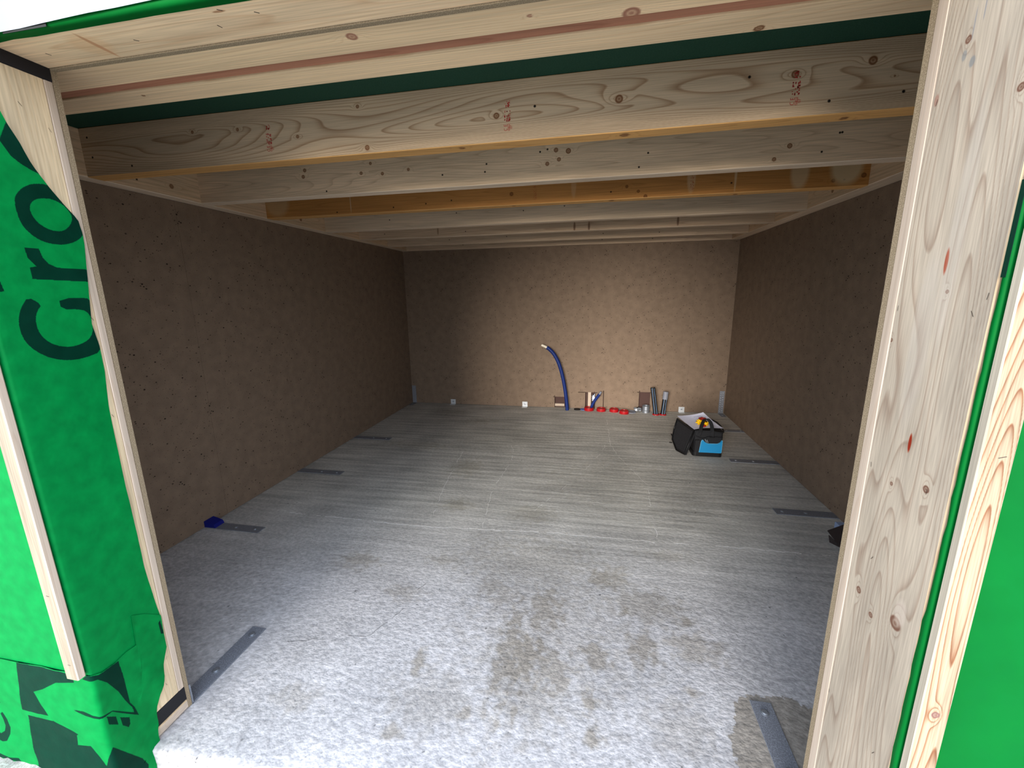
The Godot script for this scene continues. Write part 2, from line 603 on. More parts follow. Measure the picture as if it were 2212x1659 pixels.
func wrap_material(print: bool) -> StandardMaterial3D:
	var w := 704 if print else 1024
	var h := 2048 if print else 1024
	var green := Color(0.0, 0.455, 0.21) if print else Color(0.0, 0.35, 0.13)  # unprinted sheet: same green darkened, right-hand shade put into the colour
	var ink := Color(0.0, 0.165, 0.115)
	var im := Image.create(w, h, false, Image.FORMAT_RGB8)
	im.fill(green)
	if print:
		var g := [[79, 1558, 60, 1530, 49, 1501, 46, 1469, 51, 1439, 68, 1411, 98, 1387, 135, 1376, 175, 1378, 218, 1391, 227, 1434, 233, 1553, 145, 1554, 144, 1522], [195, 1521, 208, 1506, 212, 1483, 207, 1450, 193, 1430, 171, 1419, 143, 1414, 112, 1423, 91, 1443, 82, 1470, 83, 1499, 91, 1520, 104, 1537]]
		var soft := [[99, 1801, 107, 1823, 128, 1846, 150, 1857, 177, 1860, 211, 1837, 238, 1793, 245, 1752, 235, 1730, 210, 1711, 179, 1701, 146, 1704, 123, 1717, 102, 1745]]
		var hole := [[128, 1792, 134, 1806, 144, 1816, 163, 1823, 185, 1823, 206, 1811, 218, 1791, 220, 1778, 212, 1759, 197, 1744, 182, 1738, 160, 1740, 141, 1753, 130, 1772]]
		var hard := [
			[113, 1995, 132, 1950, 146, 1918, 166, 1881, 146, 1889, 128, 1899, 111, 1913, 95, 1945], [97, 1686, 127, 1686, 131, 1663, 141, 1647, 158, 1638, 260, 1636, 260, 1600, 98, 1605, 99, 1635, 113, 1639, 99, 1660],
			[33, 1596, 36, 1572, 28, 1571, 1, 1560, 10, 1605], [-280, 423, -105, 420, -60, 410, -60, 385, -135, 372, -204, 332, -249, 313, -208, 230, -325, 227, -305, 325],
			[11, 247, 34, 220, 34, 188, 12, 215], [42, 207, 65, 180, 63, 156, 57, 149, 43, 174], [215, 426, 218, 368, 208, 377, 209, 421]]
		hard.append_array([
			[-22, 405, -6, 419, 18, 400, 73, 396, 77, 312, 77, 226, 85, 200, 92, 157, 49, 216, 28, 247, -81, 267, -93, 274, -51, 278, 29, 250, 81, 181, 79, 205, 66, 248, 55, 296, 32, 357, 13, 388],
			[-305, 210, -191, 212, -102, 176, -112, 169, -121, 127, -64, 137, -17, 68, 6, 132, 67, 5, 76, -33, 65, -80, -319, -80, -318, 19, -327, 72, -310, 165],
			[-435, 188, -424, 196, -412, 168, -408, 137, -417, 106, -438, 76, -461, 68, -489, 77, -514, 104, -505, 128, -476, 112, -460, 101, -440, 114, -430, 138, -430, 164],
			[-421, 266, -416, 237, -432, 234, -447, 248], [-502, 41, -497, 16, -449, 4, -405, 11, -396, -3, -449, -6, -497, -4, -515, 5]])  # last outline: a plain dark strip low on the left
		var place := func(l: Array) -> PackedVector2Array:
			var r := PackedVector2Array()
			for i in range(0, l.size(), 2):
				r.append(Vector2((l[i] * 0.001 - WS0) / WS * w, (l[i + 1] * 0.001 - WY0) / WY * h))
			return r
		fill(im, round_off(place.call(g[0] + g[1]), 1), ink)
		for l in soft:
			fill(im, round_off(place.call(l)), ink)
		for l in hole:
			fill(im, round_off(place.call(l)), green)
		for l in hard:
			fill(im, place.call(l), ink)
	var mottle := bytes(noise(52, 0.02, FastNoiseLite.TYPE_SIMPLEX_SMOOTH, 4), w, h, w, h)
	var data := im.get_data()
	for i in w * h:
		var g := 1.0 + (mottle[i] - 128) * 0.0006
		data[i * 3 + 1] = clampi(int(data[i * 3 + 1] * g), 0, 255)
		data[i * 3 + 2] = clampi(int(data[i * 3 + 2] * g), 0, 255)
	var m := textured(ImageTexture.create_from_image(Image.create_from_data(w, h, false, Image.FORMAT_RGB8, data)), 0.55, 0.18)
	var b := Image.create_from_data(w, h, false, Image.FORMAT_L8, bytes(noise(53, 0.012, FastNoiseLite.TYPE_SIMPLEX_SMOOTH, 4), w, h, w, h))
	b.convert(Image.FORMAT_RGBA8)
	b.bump_map_to_normal_map(5.0)
	m.normal_enabled = true
	m.normal_texture = ImageTexture.create_from_image(b)
	m.normal_scale = 0.25
	m.cull_mode = BaseMaterial3D.CULL_DISABLED
	m.texture_repeat = false
	return m


func materials() -> void:
	M.concrete = concrete()
	M.lining = textured(lining_texture(), 0.85, 0.2)
	M.chip = textured(chip_texture(61, Color(0.50, 0.44, 0.35), Color(0.70, 0.63, 0.53), Color(0.28, 0.22, 0.17)), 0.85, 0.2)
	M.chip.uv1_triplanar = true
	M.chip.uv1_world_triplanar = true
	M.chip.uv1_scale = Vector3(9, 9, 9)
	M.black = plain(Color(0.10, 0.095, 0.105), 0.6)
	M.steel = plain(Color(0.62, 0.64, 0.67), 0.42, 0.75)
	var st := chip_texture(66, Color(0.42, 0.43, 0.46), Color(0.60, 0.62, 0.66), Color(0.74, 0.76, 0.80))
	M.worn = textured(st, 0.5, 0.5)
	M.worn.metallic = 0.35
	M.worn.uv1_triplanar = true
	M.worn.uv1_world_triplanar = true
	M.worn.uv1_scale = Vector3(5, 5, 5)
	M.deck = textured(chip_texture(70, Color(0.12, 0.26, 0.20), Color(0.15, 0.29, 0.225), Color(0.19, 0.33, 0.265)), 0.8, 0.3)
	M.deck.uv1_triplanar = true
	M.deck.uv1_scale = Vector3(4, 4, 4)
	M.white = plain(Color(0.52, 0.54, 0.565), 0.6)
	M.earth = textured(chip_texture(72, Color(0.55, 0.53, 0.50), Color(0.74, 0.73, 0.71), Color(0.42, 0.39, 0.35)), 0.9, 0.2)
	M.earth.uv1_triplanar = true
	M.earth.uv1_world_triplanar = true
	M.earth.uv1_scale = Vector3(3, 3, 3)
	M.wrap = wrap_material(true)
	M.wrap_shaded = wrap_material(false)
	M.ink = plain(Color(0.0, 0.165, 0.115), 0.5)
	M.red_ink = plain(Color(0.70, 0.20, 0.17), 0.8)
	M.staple = plain(Color(0.28, 0.24, 0.22), 0.45, 0.6)
	M.side = wood(512, 64, 4.0, 0.08, 101, {"lum": 0.90, "k": 900.0, "c": 0.2, "b": 1.2, "con": 0.5})
	M.amber_side = wood(512, 48, 4.0, 0.08, 102, {"k": 900.0, "c": 0.4, "base": Color(0.86, 0.66, 0.41), "late": Color(0.68, 0.46, 0.24), "con": 0.6}, [[2.55, 0.045, 0.016], [1.9, 0.05, 0.012], [3.3, 0.03, 0.013]])
	M.pale = wood(512, 64, 2.2, 0.04, 103, {"lum": 0.88, "k": 800.0, "base": Color(0.84, 0.76, 0.68), "late": Color(0.74, 0.62, 0.52), "con": 0.4})


# ------------------------------------------------------------------ the room

# A lining board standing in a plane: flat (a, y) outline with rectangular holes, thickness t behind the face.
func lining_board(face: Callable, a0: float, a1: float, y0: float, y1: float, t: float, holes := []) -> ArrayMesh:
	var st := start(M.lining)
	var xs := [a0, a1]
	var ys := [y0, y1]
	for h in holes:
		xs.append_array([h[0], h[1]])
		ys.append_array([h[2], h[3]])
	xs.sort()
	ys.sort()
	var nor: Vector3 = (face.call(0, 0, 0) - face.call(0, 0, 0.1)).normalized()
	var open := func(x: float, y: float) -> bool:
		if x < a0 or x > a1 or y < y0 or y > y1:
			return true
		for h in holes:
			if x > h[0] and x < h[1] and y > h[2] and y < h[3]:
				return true
		return false
	for i in xs.size() - 1:
		for j in ys.size() - 1:
			if xs[i + 1] - xs[i] < 1e-5 or ys[j + 1] - ys[j] < 1e-5:
				continue
			var cx: float = (xs[i] + xs[i + 1]) / 2
			var cy: float = (ys[j] + ys[j + 1]) / 2
			if open.call(cx, cy):
				continue
			var c := [Vector2(xs[i], ys[j]), Vector2(xs[i + 1], ys[j]), Vector2(xs[i + 1], ys[j + 1]), Vector2(xs[i], ys[j + 1])]
			var uv := []
			for p in c:
				uv.append(p / 1.25)
			for d in [0.0, t]:
				quad(st, [face.call(c[0].x, c[0].y, d), face.call(c[1].x, c[1].y, d), face.call(c[2].x, c[2].y, d), face.call(c[3].x, c[3].y, d)], nor if d == 0.0 else -nor, uv)
			for k in 4:
				var a: Vector2 = c[k]
				var b: Vector2 = c[(k + 1) % 4]
				var out := Vector2(b.y - a.y, a.x - b.x).normalized()
				var m := (a + b) / 2 + out * 0.001
				if open.call(m.x, m.y):
					var o3: Vector3 = (face.call(out.x, out.y, 0) - face.call(0, 0, 0)).normalized()
					quad(st, [face.call(a.x, a.y, 0), face.call(b.x, b.y, 0), face.call(b.x, b.y, t), face.call(a.x, a.y, t)], o3, [uv[k], uv[(k + 1) % 4], uv[(k + 1) % 4], uv[k]])
	return st.commit()


func shell() -> void:
	# the slab, its front edge broken a little
	var fl := structure("floor", "pale grey power-floated concrete slab with dirty patches", "floor")
	var rows := []
	var uvs := []
	var nz := noise(81, 9.0, FastNoiseLite.TYPE_SIMPLEX_SMOOTH, 3)
	var prof := [Vector2(0, FZ), Vector2(0, -3.0), Vector2(0, -1.2), Vector2(0, -0.93), Vector2(-0.001, -0.905), Vector2(-0.008, -0.897), Vector2(-0.06, -0.894), Vector2(-0.30, -0.892)]
	for k in prof.size():
		var row := []
		var uv := []
		for i in 181:
			var x := FX + FW * i / 180.0
			var e := nz.get_noise_2d(x, k * 0.3) * (0.006 if k > 3 else 0.0)
			var p := Vector3(x, prof[k].x + (e * 0.6 if k in [4, 5] else 0.0), prof[k].y + e)
			row.append(p)
			uv.append(Vector2((x - FX) / FW, (p.z - FZ) / FH - (prof[k].x * 0.2 if k > 5 else 0.0) * -1.0))
		rows.append(row)
		uvs.append(uv)
	put("slab", sheet(rows, uvs, M.concrete, true), fl)
	put("underside", block(Vector3(FX, -0.32, FZ), Vector3(FX + FW, -0.02, -0.905), M.earth), fl)
	put("ground", block(Vector3(-14, -0.45, -8), Vector3(14, -0.16, 22), M.earth)).set_meta("kind", "structure")
	var heap := []
	var huv := []
	var hn := noise(83, 14.0, FastNoiseLite.TYPE_SIMPLEX, 3)
	for j in 25:
		var row := []
		var uv := []
		for i in 61:
			var x := -3.0 + i * 0.025
			var z := -0.785 + j * 0.025
			var fall := clampf((-1.50 - x) * 5.0, 0, 1) * clampf((24 - j) / 12.0, 0, 1)
			row.append(Vector3(x, -0.165 + fall * (0.160 + 0.014 * hn.get_noise_2d(x, z)), z))
			uv.append(Vector2(x, z))
		heap.append(row)
		huv.append(uv)
	put("rubble", sheet(heap, huv, M.earth, true), get_node("ground"))
	tag(get_node("ground"), "rough pale hardcore ground outside the slab edge", "ground")

	# back wall: boards with cut-outs for the services, then the cavity behind
	var wb := structure("wall_back", "brown lining boards on the back wall with cut-outs near the floor", "wall")
	var back := func(a: float, y: float, d: float) -> Vector3: return Vector3(a, y, ZB - d)
	var holes := [[-0.485, -0.335, 0.006, 0.150], [-0.055, 0.068, 0.006, 0.228], [0.645, 0.783, 0.006, 0.250]]
	var cuts := [[-0.505, -0.335, 0.150, 0.158], [-0.490, -0.482, 0.150, 0.178], [-0.165, 0.095, 0.226, 0.234], [-0.067, -0.053, 0.010, 0.228], [0.053, 0.060, 0.234, 0.248], [0.172, 0.182, 0.035, 0.262], [0.615, 0.79, 0.248, 0.256], [0.640, 0.650, 0.02, 0.275], [0.177, 0.181, 0.006, 0.04]]
	var seams := [XL, -1.300, -0.045, 1.236, XR]
	for i in 4:
		var mine := []
		for h in holes + cuts:
			var a0: float = maxf(h[0], seams[i] + 0.0012)
			var a1: float = minf(h[1], seams[i + 1] - 0.0012)
			if a1 > a0:
				mine.append([a0, a1, h[2], h[3]])
		put("panel", lining_board(back, seams[i] + 0.0004, seams[i + 1] - 0.0004, 0.004, YT, 0.013, mine), wb)
	put("insulation", block(Vector3(XL - 0.1, -0.01, ZB - 0.25), Vector3(XR + 0.1, YD, ZB - 0.055), plain(Color(0.30, 0.22, 0.20), 0.9)), wb)
	for z in [[-0.030, 0.012]]:
		put("stud", board(Vector3(z[0], 0.03, ZB - 0.052), Vector3(z[1], YT - 0.051, ZB - 0.0135), 1, 2, M.pale, M.pale), wb)
	put("top_rail", block(Vector3(XL - 0.1, YT - 0.05, ZB - 0.054), Vector3(XR + 0.1, YD, ZB - 0.0135), M.pale), wb)
	put("sole_plate", board(Vector3(-0.48, 0.018, ZB - 0.053), Vector3(-0.35, 0.055, ZB - 0.0135), 0, 2, M.pale, M.pale, 0.008), wb)
	# side walls
	for s in 2:
		var x: float = [XL, XR][s]
		var g := -1.0 if s == 0 else 1.0
		var w := structure(["wall_left", "wall_right"][s], ["dark speckled brown lining boards along the left wall", "speckled brown lining boards along the right wall"][s], "wall")
		var face := func(a: float, y: float, d: float) -> Vector3: return Vector3(x + g * d, y, a)
		var cut := [ZB, -4.79, -3.56, -2.34, ZI]
		for i in 4:
			put("panel", lining_board(face, cut[i] + 0.001, cut[i + 1] - 0.001, 0.004, YT, 0.013), w)
		put("frame", block(Vector3(minf(x + g * 0.0135, x + g * 0.2), -0.01, ZB - 0.25), Vector3(maxf(x + g * 0.0135, x + g * 0.2), YD, ZI), M.black), w)
	# deck over the joists
	var ce := structure("ceiling", "dark green membrane of the deck seen between the joists", "ceiling")
	for i in 4:
		var z0: float = [-5.85, -4.6, -3.3, -2.0][i]
		var z1: float = [-4.602, -3.302, -2.002, -0.91][i]
		put("panel", block(Vector3(XL - 0.2, YD, z0), Vector3(XR + 0.2, YD + 0.03, z1), M.deck), ce)
	# front wall: chipboard lining inside, solid framing between lining and wrap
	var wf := structure("wall_front", "raw chipboard edges of the front wall around the opening", "wall")
	put("panel", block(Vector3(XL, 0.004, ZI), Vector3(OL, YH - 0.003, -1.0455), M.chip), wf)
	put("panel", block(Vector3(OR, 0.004, ZI), Vector3(XR, YH - 0.003, -1.0425), M.chip), wf)
	put("panel", block(Vector3(XL, YH - 0.003, ZI), Vector3(XR, YD, -1.0445), M.chip), wf)
	put("frame", block(Vector3(XL - 0.2, 0.0, -1.044), Vector3(OL - 0.046, YD, ZF - 0.004), M.pale), wf)
	put("frame", block(Vector3(OR + 0.046, 0.0, -1.041), Vector3(XR + 1.6, YD, ZG - 0.004), M.pale), wf)
	put("frame", block(Vector3(OL - 0.04, YH + 0.046, -1.044), Vector3(OR + 0.04, YD - 0.001, -0.93), M.pale), wf)


func staples(o: Node3D, plane: String, at: float, list: Array) -> void:
	for q in list:
		var st := start(M.staple)
		st.append_from(block(Vector3(-0.0055, -0.0008, -0.0008), Vector3(0.0055, 0.0008, 0.0008), M.staple, 0.0003), 0, Transform3D())
		var m := put("staple", st.commit(), o, M.staple)
		var turn := rng.randf_range(-0.7, 0.7) + (PI / 2 if plane == "x" else 0.0)
		m.position = Vector3(at, q[0], q[1]) if plane == "x" else Vector3(q[0], q[1], at)
		m.basis = Basis(Vector3.RIGHT, turn) * Basis(Vector3.UP, PI / 2) if plane == "x" else Basis(Vector3.BACK, turn)


func opening() -> void:
	# left jamb
	var jl := wood(1024, 128, 2.037, 0.2274, 201, {"lum": 0.92, "k": 500.0, "c": 0.5, "b": 1.3, "s": 3.0, "con": 0.45, "base": Color(0.86, 0.77, 0.63), "late": Color(0.70, 0.56, 0.40)}, [[1.90, 0.13, 0.006], [0.55, 0.05, 0.012]])
	var o := thing("jamb_post", "pale timber jamb on the left of the opening, half covered by green wrap", "post", "jamb posts of the opening")
	put("post_board", board(Vector3(OL - 0.045, 0.103, -1.0244), Vector3(OL, 2.140, ZF - 0.010), 1, 0, jl, M.side), o)
	put("edge_strip", board(Vector3(OL - 0.045, 0.103, -1.0450), Vector3(OL + 0.0006, 2.140, -1.0246), 1, 0, M.pale, M.pale), o)
	staples(o, "x", OL + 0.0006, [[2.0543, -0.9587], [2.0102, -1.0129], [1.4912, -1.0137], [1.1863, -1.0103], [0.8223, -1.0025], [0.2693, -1.0084], [0.1730, -0.9900]])
	# right jamb
	var jr := wood(2048, 224, 2.137, 0.2153, 202, {"lum": 0.84, "k": 420.0, "c": 0.55, "b": 2.2, "s": 2.2, "fu": 0.9, "fv": 8.0, "con": 0.95, "base": Color(0.81, 0.745, 0.66), "late": Color(0.62, 0.52, 0.44), "core": Color(0.40, 0.27, 0.21),
		"streaks": [[1.547, 0.107, 0.026, 0.0045, 0.55, 0.17, 0.08, 1.0], [1.203, 0.105, 0.022, 0.0045, 0.52, 0.15, 0.07, 1.0], [1.843, 0.010, 0.012, 0.006, 0.6, 0.42, 0.36, 0.6], [1.875, 0.078, 0.010, 0.007, 0.45, 0.47, 0.48, 0.6], [1.893, 0.058, 0.010, 0.006, 0.45, 0.47, 0.48, 0.5],
			[1.935, 0.068, 0.030, 0.002, 0.5, 0.5, 0.52, 0.6], [1.950, 0.085, 0.022, 0.002, 0.5, 0.5, 0.52, 0.6], [1.975, 0.090, 0.012, 0.002, 0.5, 0.5, 0.52, 0.5], [1.4, 0.08, 0.20, 0.03, 0.76, 0.72, 0.67, 0.35], [1.6, 0.12, 0.25, 0.02, 0.76, 0.72, 0.67, 0.35], [0.865, 0.165, 0.035, 0.018, 0.74, 0.68, 0.62, 0.6]]},
		[[0.836, 0.158, 0.014], [0.822, 0.041, 0.0075], [0.797, 0.090, 0.006], [1.494, 0.122, 0.0035], [1.133, 0.164, 0.007], [1.104, 0.078, 0.004], [1.395, 0.003, 0.004], [1.916, 0.061, 0.006], [1.7926, 0.182, 0.006]])
	o = thing("jamb_post", "wide whitish timber jamb on the right with dark knots and red resin streaks", "post", "jamb posts of the opening")
	put("post_board", board(Vector3(OR, 0.045, -1.0123), Vector3(OR + 0.045, 2.182, ZF), 1, 0, jr, M.side), o)
	put("edge_strip", board(Vector3(OR - 0.0006, 0.045, -1.0420), Vector3(OR + 0.045, 2.182, -1.0125), 1, 0, M.pale, M.pale), o)
	staples(o, "x", OR - 0.0006, [[1.5061, -1.0046], [1.5027, -0.8288], [1.1635, -1.0016], [1.1746, -0.8442], [0.9664, -0.9473], [0.5666, -0.8406], [0.5430, -1.0077], [1.5314, -0.8073], [1.8828, -0.9986]])
	# plates and damp-proof strips
	tag(put("damp_proof_strip", board(Vector3(OL - 0.3, 0.0425, -1.0450), Vector3(OL + 0.0008, 0.1025, -0.81), 2, 0, M.black, M.black, 0.003)), "black damp-proof strip at the foot of the left jamb", "damp-proof strip")
	tag(put("damp_proof_strip", board(Vector3(OL - 0.3, 2.1405, -1.0450), Vector3(OL + 0.0008, YH + 0.01, -0.93), 2, 0, M.black, M.black, 0.003)), "black damp-proof strip at the top of the left jamb under the head", "damp-proof strip")
	o = thing("sole_plate", "timber sole plate under the black strip at the left jamb foot", "timber")
	put("plate", board(Vector3(OL - 0.3, 0.002, -1.0450), Vector3(OL, 0.042, -0.82), 2, 0, M.pale, M.side, 0.006), o)
	put("plate", board(Vector3(OR, 0.002, -1.0420), Vector3(OR + 0.3, 0.0445, ZF), 2, 0, M.pale, M.side, 0.004))
	tag(get_node("plate"), "timber plate under the foot of the right jamb", "timber")
	# head of the opening
	var hd := wood(1024, 96, 2.2, 0.138, 203, {"lum": 1.04, "k": 260.0, "c": -0.2, "b": 1.3, "s": 0.5, "con": 0.5, "base": Color(0.87, 0.76, 0.62), "late": Color(0.73, 0.55, 0.40), "core": Color(0.72, 0.50, 0.36),
		"streaks": [[0.245, 0.060, 0.060, 0.050, 0.86, 0.68, 0.50, 0.35], [0.258, 0.055, 0.008, 0.058, 0.76, 0.55, 0.40, 0.8], [0.68, 0.10, 0.02, 0.004, 0.6, 0.42, 0.3, 0.7]]}, [[1.62, 0.05, 0.008]])
	o = thing("head_board", "pale timber soffit board across the top of the opening", "timber")
	put("soffit", board(Vector3(OL, YH, -1.0445), Vector3(OR, YH + 0.045, -0.906), 0, 1, hd, M.side), o)
	for q in [[-0.8338, -0.94], [-0.76, -0.9644], [-0.8825, -0.9886], [-1.128, -0.9911], [-1.4102, -0.9915], [-0.4, -0.98]]:
		var s := put("staple", block(Vector3(-0.0055, -0.0008, -0.0008), Vector3(0.0055, 0.0008, 0.0008), M.staple, 0.0003), o)
		s.position = Vector3(q[0], YH, q[1])
		s.rotation.y = rng.randf_range(0.6, 1.4)
	# doubled ledger behind the head
	var la := wood(1024, 96, 4.09, 0.144, 204, {"lum": 1.04, "k": 300.0, "c": 1.3, "b": 0.9, "s": 0.3, "con": 0.55, "base": Color(0.88, 0.77, 0.62), "late": Color(0.76, 0.60, 0.44), "core": Color(0.62, 0.42, 0.34)}, [[1.876, 0.070, 0.014], [2.336, 0.054, 0.006], [2.575, 0.012, 0.020]])
	tag(put("ledger", board(Vector3(-2.504, 2.200, -1.204), Vector3(1.590, YD - 0.002, -1.0605), 0, 1, la, M.side)), "pale timber ledger directly behind the head chipboard edge", "timber", "ledgers behind the head")
	var lb := wood(1024, 64, 4.09, 0.09, 205, {"lum": 1.04, "k": 500.0, "c": 1.2, "b": 1.3, "s": 0.4, "con": 0.6, "base": Color(0.88, 0.77, 0.62), "late": Color(0.76, 0.60, 0.44)}, [[2.90, 0.014, 0.012], [1.04, 0.06, 0.005]])
	tag(put("ledger", board(Vector3(-2.504, 2.200, -1.336), Vector3(1.590, YD - 0.002, -1.2465), 0, 1, lb, M.side)), "second timber ledger, behind the reddish groove and before the green deck", "timber", "ledgers behind the head")
	var red := wood(1024, 48, 4.09, 0.05, 206, {"lum": 1.0, "k": 700.0, "c": 0.2, "b": 1.0, "s": 0.4, "con": 0.6, "base": Color(0.68, 0.47, 0.37), "late": Color(0.52, 0.33, 0.25)})  # brown shade of the gap between the ledgers, painted as wood
	tag(put("shaded_gap_strip", board(Vector3(-2.504, 2.205, -1.246), Vector3(1.590, YD - 0.002, -1.2045), 0, 1, red, red)), "reddish brown strip painting in the shade of the gap between the two ledgers", "timber")


func stamp(o: Node3D, x: float, y: float, z: float, mat: Material, f := 1.0) -> void:
	var st := SurfaceTool.new()
	st.begin(Mesh.PRIMITIVE_TRIANGLES)
	var turn := Basis(Vector3.BACK, PI / 2)
	var line := [["C E", 0.014, -0.052, -0.005], ["0402", 0.009, -0.052, 0.008], ["07", 0.009, -0.046, 0.017]]
	for l in line:
		var t := TextMesh.new()
		t.text = l[0]
		t.font = SystemFont.new()
		t.font.font_names = PackedStringArray(["Droid Sans"])
		t.font_size = 32
		t.pixel_size = l[1] / 24.0
		t.depth = 0.0006
		t.horizontal_alignment = HORIZONTAL_ALIGNMENT_LEFT
		st.append_from(t, 0, Transform3D(turn.scaled(Vector3.ONE * f), Vector3(l[3], l[2], 0) * f))
	# the illegible middle and top of the mark: short worn strokes
	var marks := start()
	for k in 46:
		var up := rng.randf_range(-0.022, 0.022) if k < 32 else rng.randf_range(0.034, 0.056)
		var wd := 0.0
		if k < 32:
			wd = [-0.008, 0.0, 0.008, 0.013][k % 4] + rng.randf_range(-0.001, 0.001)
		else:
			wd = rng.randf_range(-0.008, 0.014)
		var a := Vector3(wd, up, 0) * f
		var b := Vector3(rng.randf_range(0.001, 0.003), rng.randf_range(0.0008, 0.0028), 0.0003) * f
		marks.append_from(block(a - b, a + b, mat, 0.0001), 0, Transform3D())
	marks.index()
	st.append_from(marks.commit(), 0, Transform3D())
	var m := put("stamp", st.commit(), o, mat)
	m.position = Vector3(x, y, z)
	m.set_meta("label", "red ink stamp")


func joists() -> void:
	var x0 := -2.504
	var x1 := 1.5916
	var L := x1 - x0
	var face := []
	var hm := func(list: Array) -> Array:
		var r := []
		for q in list:
			r.append([q[0] - x0, q[1] - YT] + ([q[2]] if q.size() > 2 else []))
		return r
	var w1 := wood(2048, 288, L, 0.2234, 301, {"k": 760.0, "c": 0.50, "b": 2.6, "s": 1.3, "fu": 0.6, "fv": 7.0, "con": 1.0, "base": Color(0.80, 0.70, 0.58), "late": Color(0.55, 0.41, 0.29)},
		hm.call([[-0.40, 2.251, 0.011], [0.079, 2.268, 0.014], [-0.974, 2.176, 0.010], [-1.004, 2.338, 0.007], [0.918, 2.309, 0.013], [0.681, 2.291, 0.012], [-1.304, 2.245, 0.007], [-1.848, 2.306, 0.007], [-1.605, 2.297, 0.007], [0.99, 2.255, 0.003]]),
		hm.call([[-0.244, 2.272], [0.532, 2.297], [0.799, 2.196], [1.024, 2.205], [-2.223, 2.187], [-2.46, 2.33], [-2.45, 2.24]]))
	var w2 := wood(2048, 160, L, 0.2234, 302, {"k": 300.0, "c": 0.4, "b": 2.0, "s": 0.9, "con": 0.55, "base": Color(0.87, 0.76, 0.63), "late": Color(0.64, 0.51, 0.39)},
		hm.call([[-0.214, 2.303, 0.011], [-0.148, 2.294, 0.013], [-0.198, 2.256, 0.010], [-0.261, 2.238, 0.010], [0.928, 2.239, 0.011], [0.864, 2.183, 0.009], [-1.733, 2.30, 0.010], [-1.747, 2.265, 0.010], [-1.065, 2.262, 0.008], [-1.363, 2.261, 0.009], [-1.228, 2.25, 0.009], [-1.299, 2.31, 0.008]]),
		hm.call([[-0.30, 2.30], [-0.26, 2.31], [0.22, 2.19], [0.263, 2.255], [1.15, 2.282], [1.14, 2.281], [1.072, 2.202], [-0.86, 2.22], [-0.6, 2.26], [-0.61, 2.22], [-1.6, 2.175]]))
	var w3 := wood(1024, 112, L, 0.2234, 303, {"k": 120.0, "c": 0.7, "b": 1.8, "s": 0.7, "con": 0.5, "base": Color(0.72, 0.50, 0.27), "late": Color(0.56, 0.36, 0.17), "core": Color(0.40, 0.24, 0.11),
		"streaks": [[0.72, 0.11, 0.006, 0.12, 0.78, 0.68, 0.55, 0.7], [2.36, 0.11, 0.02, 0.10, 0.78, 0.62, 0.46, 0.5], [3.10, 0.11, 0.03, 0.11, 0.78, 0.66, 0.52, 0.6], [3.36, 0.11, 0.008, 0.12, 0.80, 0.70, 0.56, 0.7], [3.72, 0.10, 0.06, 0.12, 0.80, 0.70, 0.56, 0.7], [3.97, 0.11, 0.10, 0.12, 0.80, 0.72, 0.58, 0.8], [0.10, 0.11, 0.12, 0.12, 0.80, 0.70, 0.56, 0.5]]},
		hm.call([[-0.567, 2.224, 0.012], [0.20, 2.227, 0.009], [0.274, 2.194, 0.009], [0.32, 2.161, 0.011], [1.561, 2.211, 0.013], [1.403, 2.19, 0.010]]), hm.call([[-1.001, 2.206], [1.461, 2.192], [-1.193, 2.194], [-1.444, 2.182], [0.834, 2.211], [0.1, 2.2], [-1.9, 2.17]]))
	var w4 := wood(1024, 112, L, 0.2234, 304, {"k": 90.0, "c": 0.5, "b": 1.2, "s": 0.6, "con": 0.35, "base": Color(0.84, 0.74, 0.62), "late": Color(0.66, 0.54, 0.43)}, [], [[0.66, 0.08], [1.3, 0.11], [2.25, 0.12], [1.9, 0.1], [2.7, 0.14]])
	var w5 := wood(1024, 112, L, 0.2234, 305, {"k": 240.0, "c": 0.45, "b": 1.2, "s": 0.4, "con": 0.6, "base": Color(0.80, 0.69, 0.57), "late": Color(0.60, 0.46, 0.36),
		"streaks": [[2.31, 0.04, 0.012, 0.05, 0.42, 0.30, 0.22, 0.7], [2.45, 0.035, 0.012, 0.05, 0.42, 0.30, 0.22, 0.7], [3.27, 0.05, 0.012, 0.05, 0.42, 0.30, 0.22, 0.7], [0.9, 0.06, 0.01, 0.05, 0.52, 0.40, 0.30, 0.6]]}, [], [[0.3, 0.05], [1.2, 0.04]])
	var w6 := wood(1024, 112, L, 0.2234, 306, {"k": 120.0, "c": 0.8, "b": 1.3, "s": 0.5, "con": 0.4, "base": Color(0.84, 0.73, 0.61), "late": Color(0.66, 0.54, 0.42)}, [], [[0.8, 0.05], [1.5, 0.06], [2.6, 0.05], [3.2, 0.04]])
	var pale := wood(1024, 48, L, 0.08, 307, {"k": 400.0, "c": 0.3, "b": 1.0, "con": 0.35, "base": Color(0.88, 0.80, 0.70), "late": Color(0.76, 0.64, 0.52)})
	face = [
		[-1.8174, -1.8944, w1, M.amber_side, "first ceiling joist inside the opening, with an amber underside and three red stamps"],
		[-2.4462, -2.5225, w2, pale, "second ceiling joist from the opening, grey-beige with a cluster of knots"],
		[-3.0114, -3.0874, w3, M.amber_side, "third ceiling joist, stained orange brown with pale streaks"],
		[-3.7478, -3.8228, w4, pale, "fourth ceiling joist, plain beige face just behind the orange one"],
		[-4.3408, -4.4158, w5, pale, "fifth ceiling joist from the opening, with dark vertical knot marks"],
		[-4.9893, -5.0643, w6, pale, "last ceiling joist before the back wall"]]
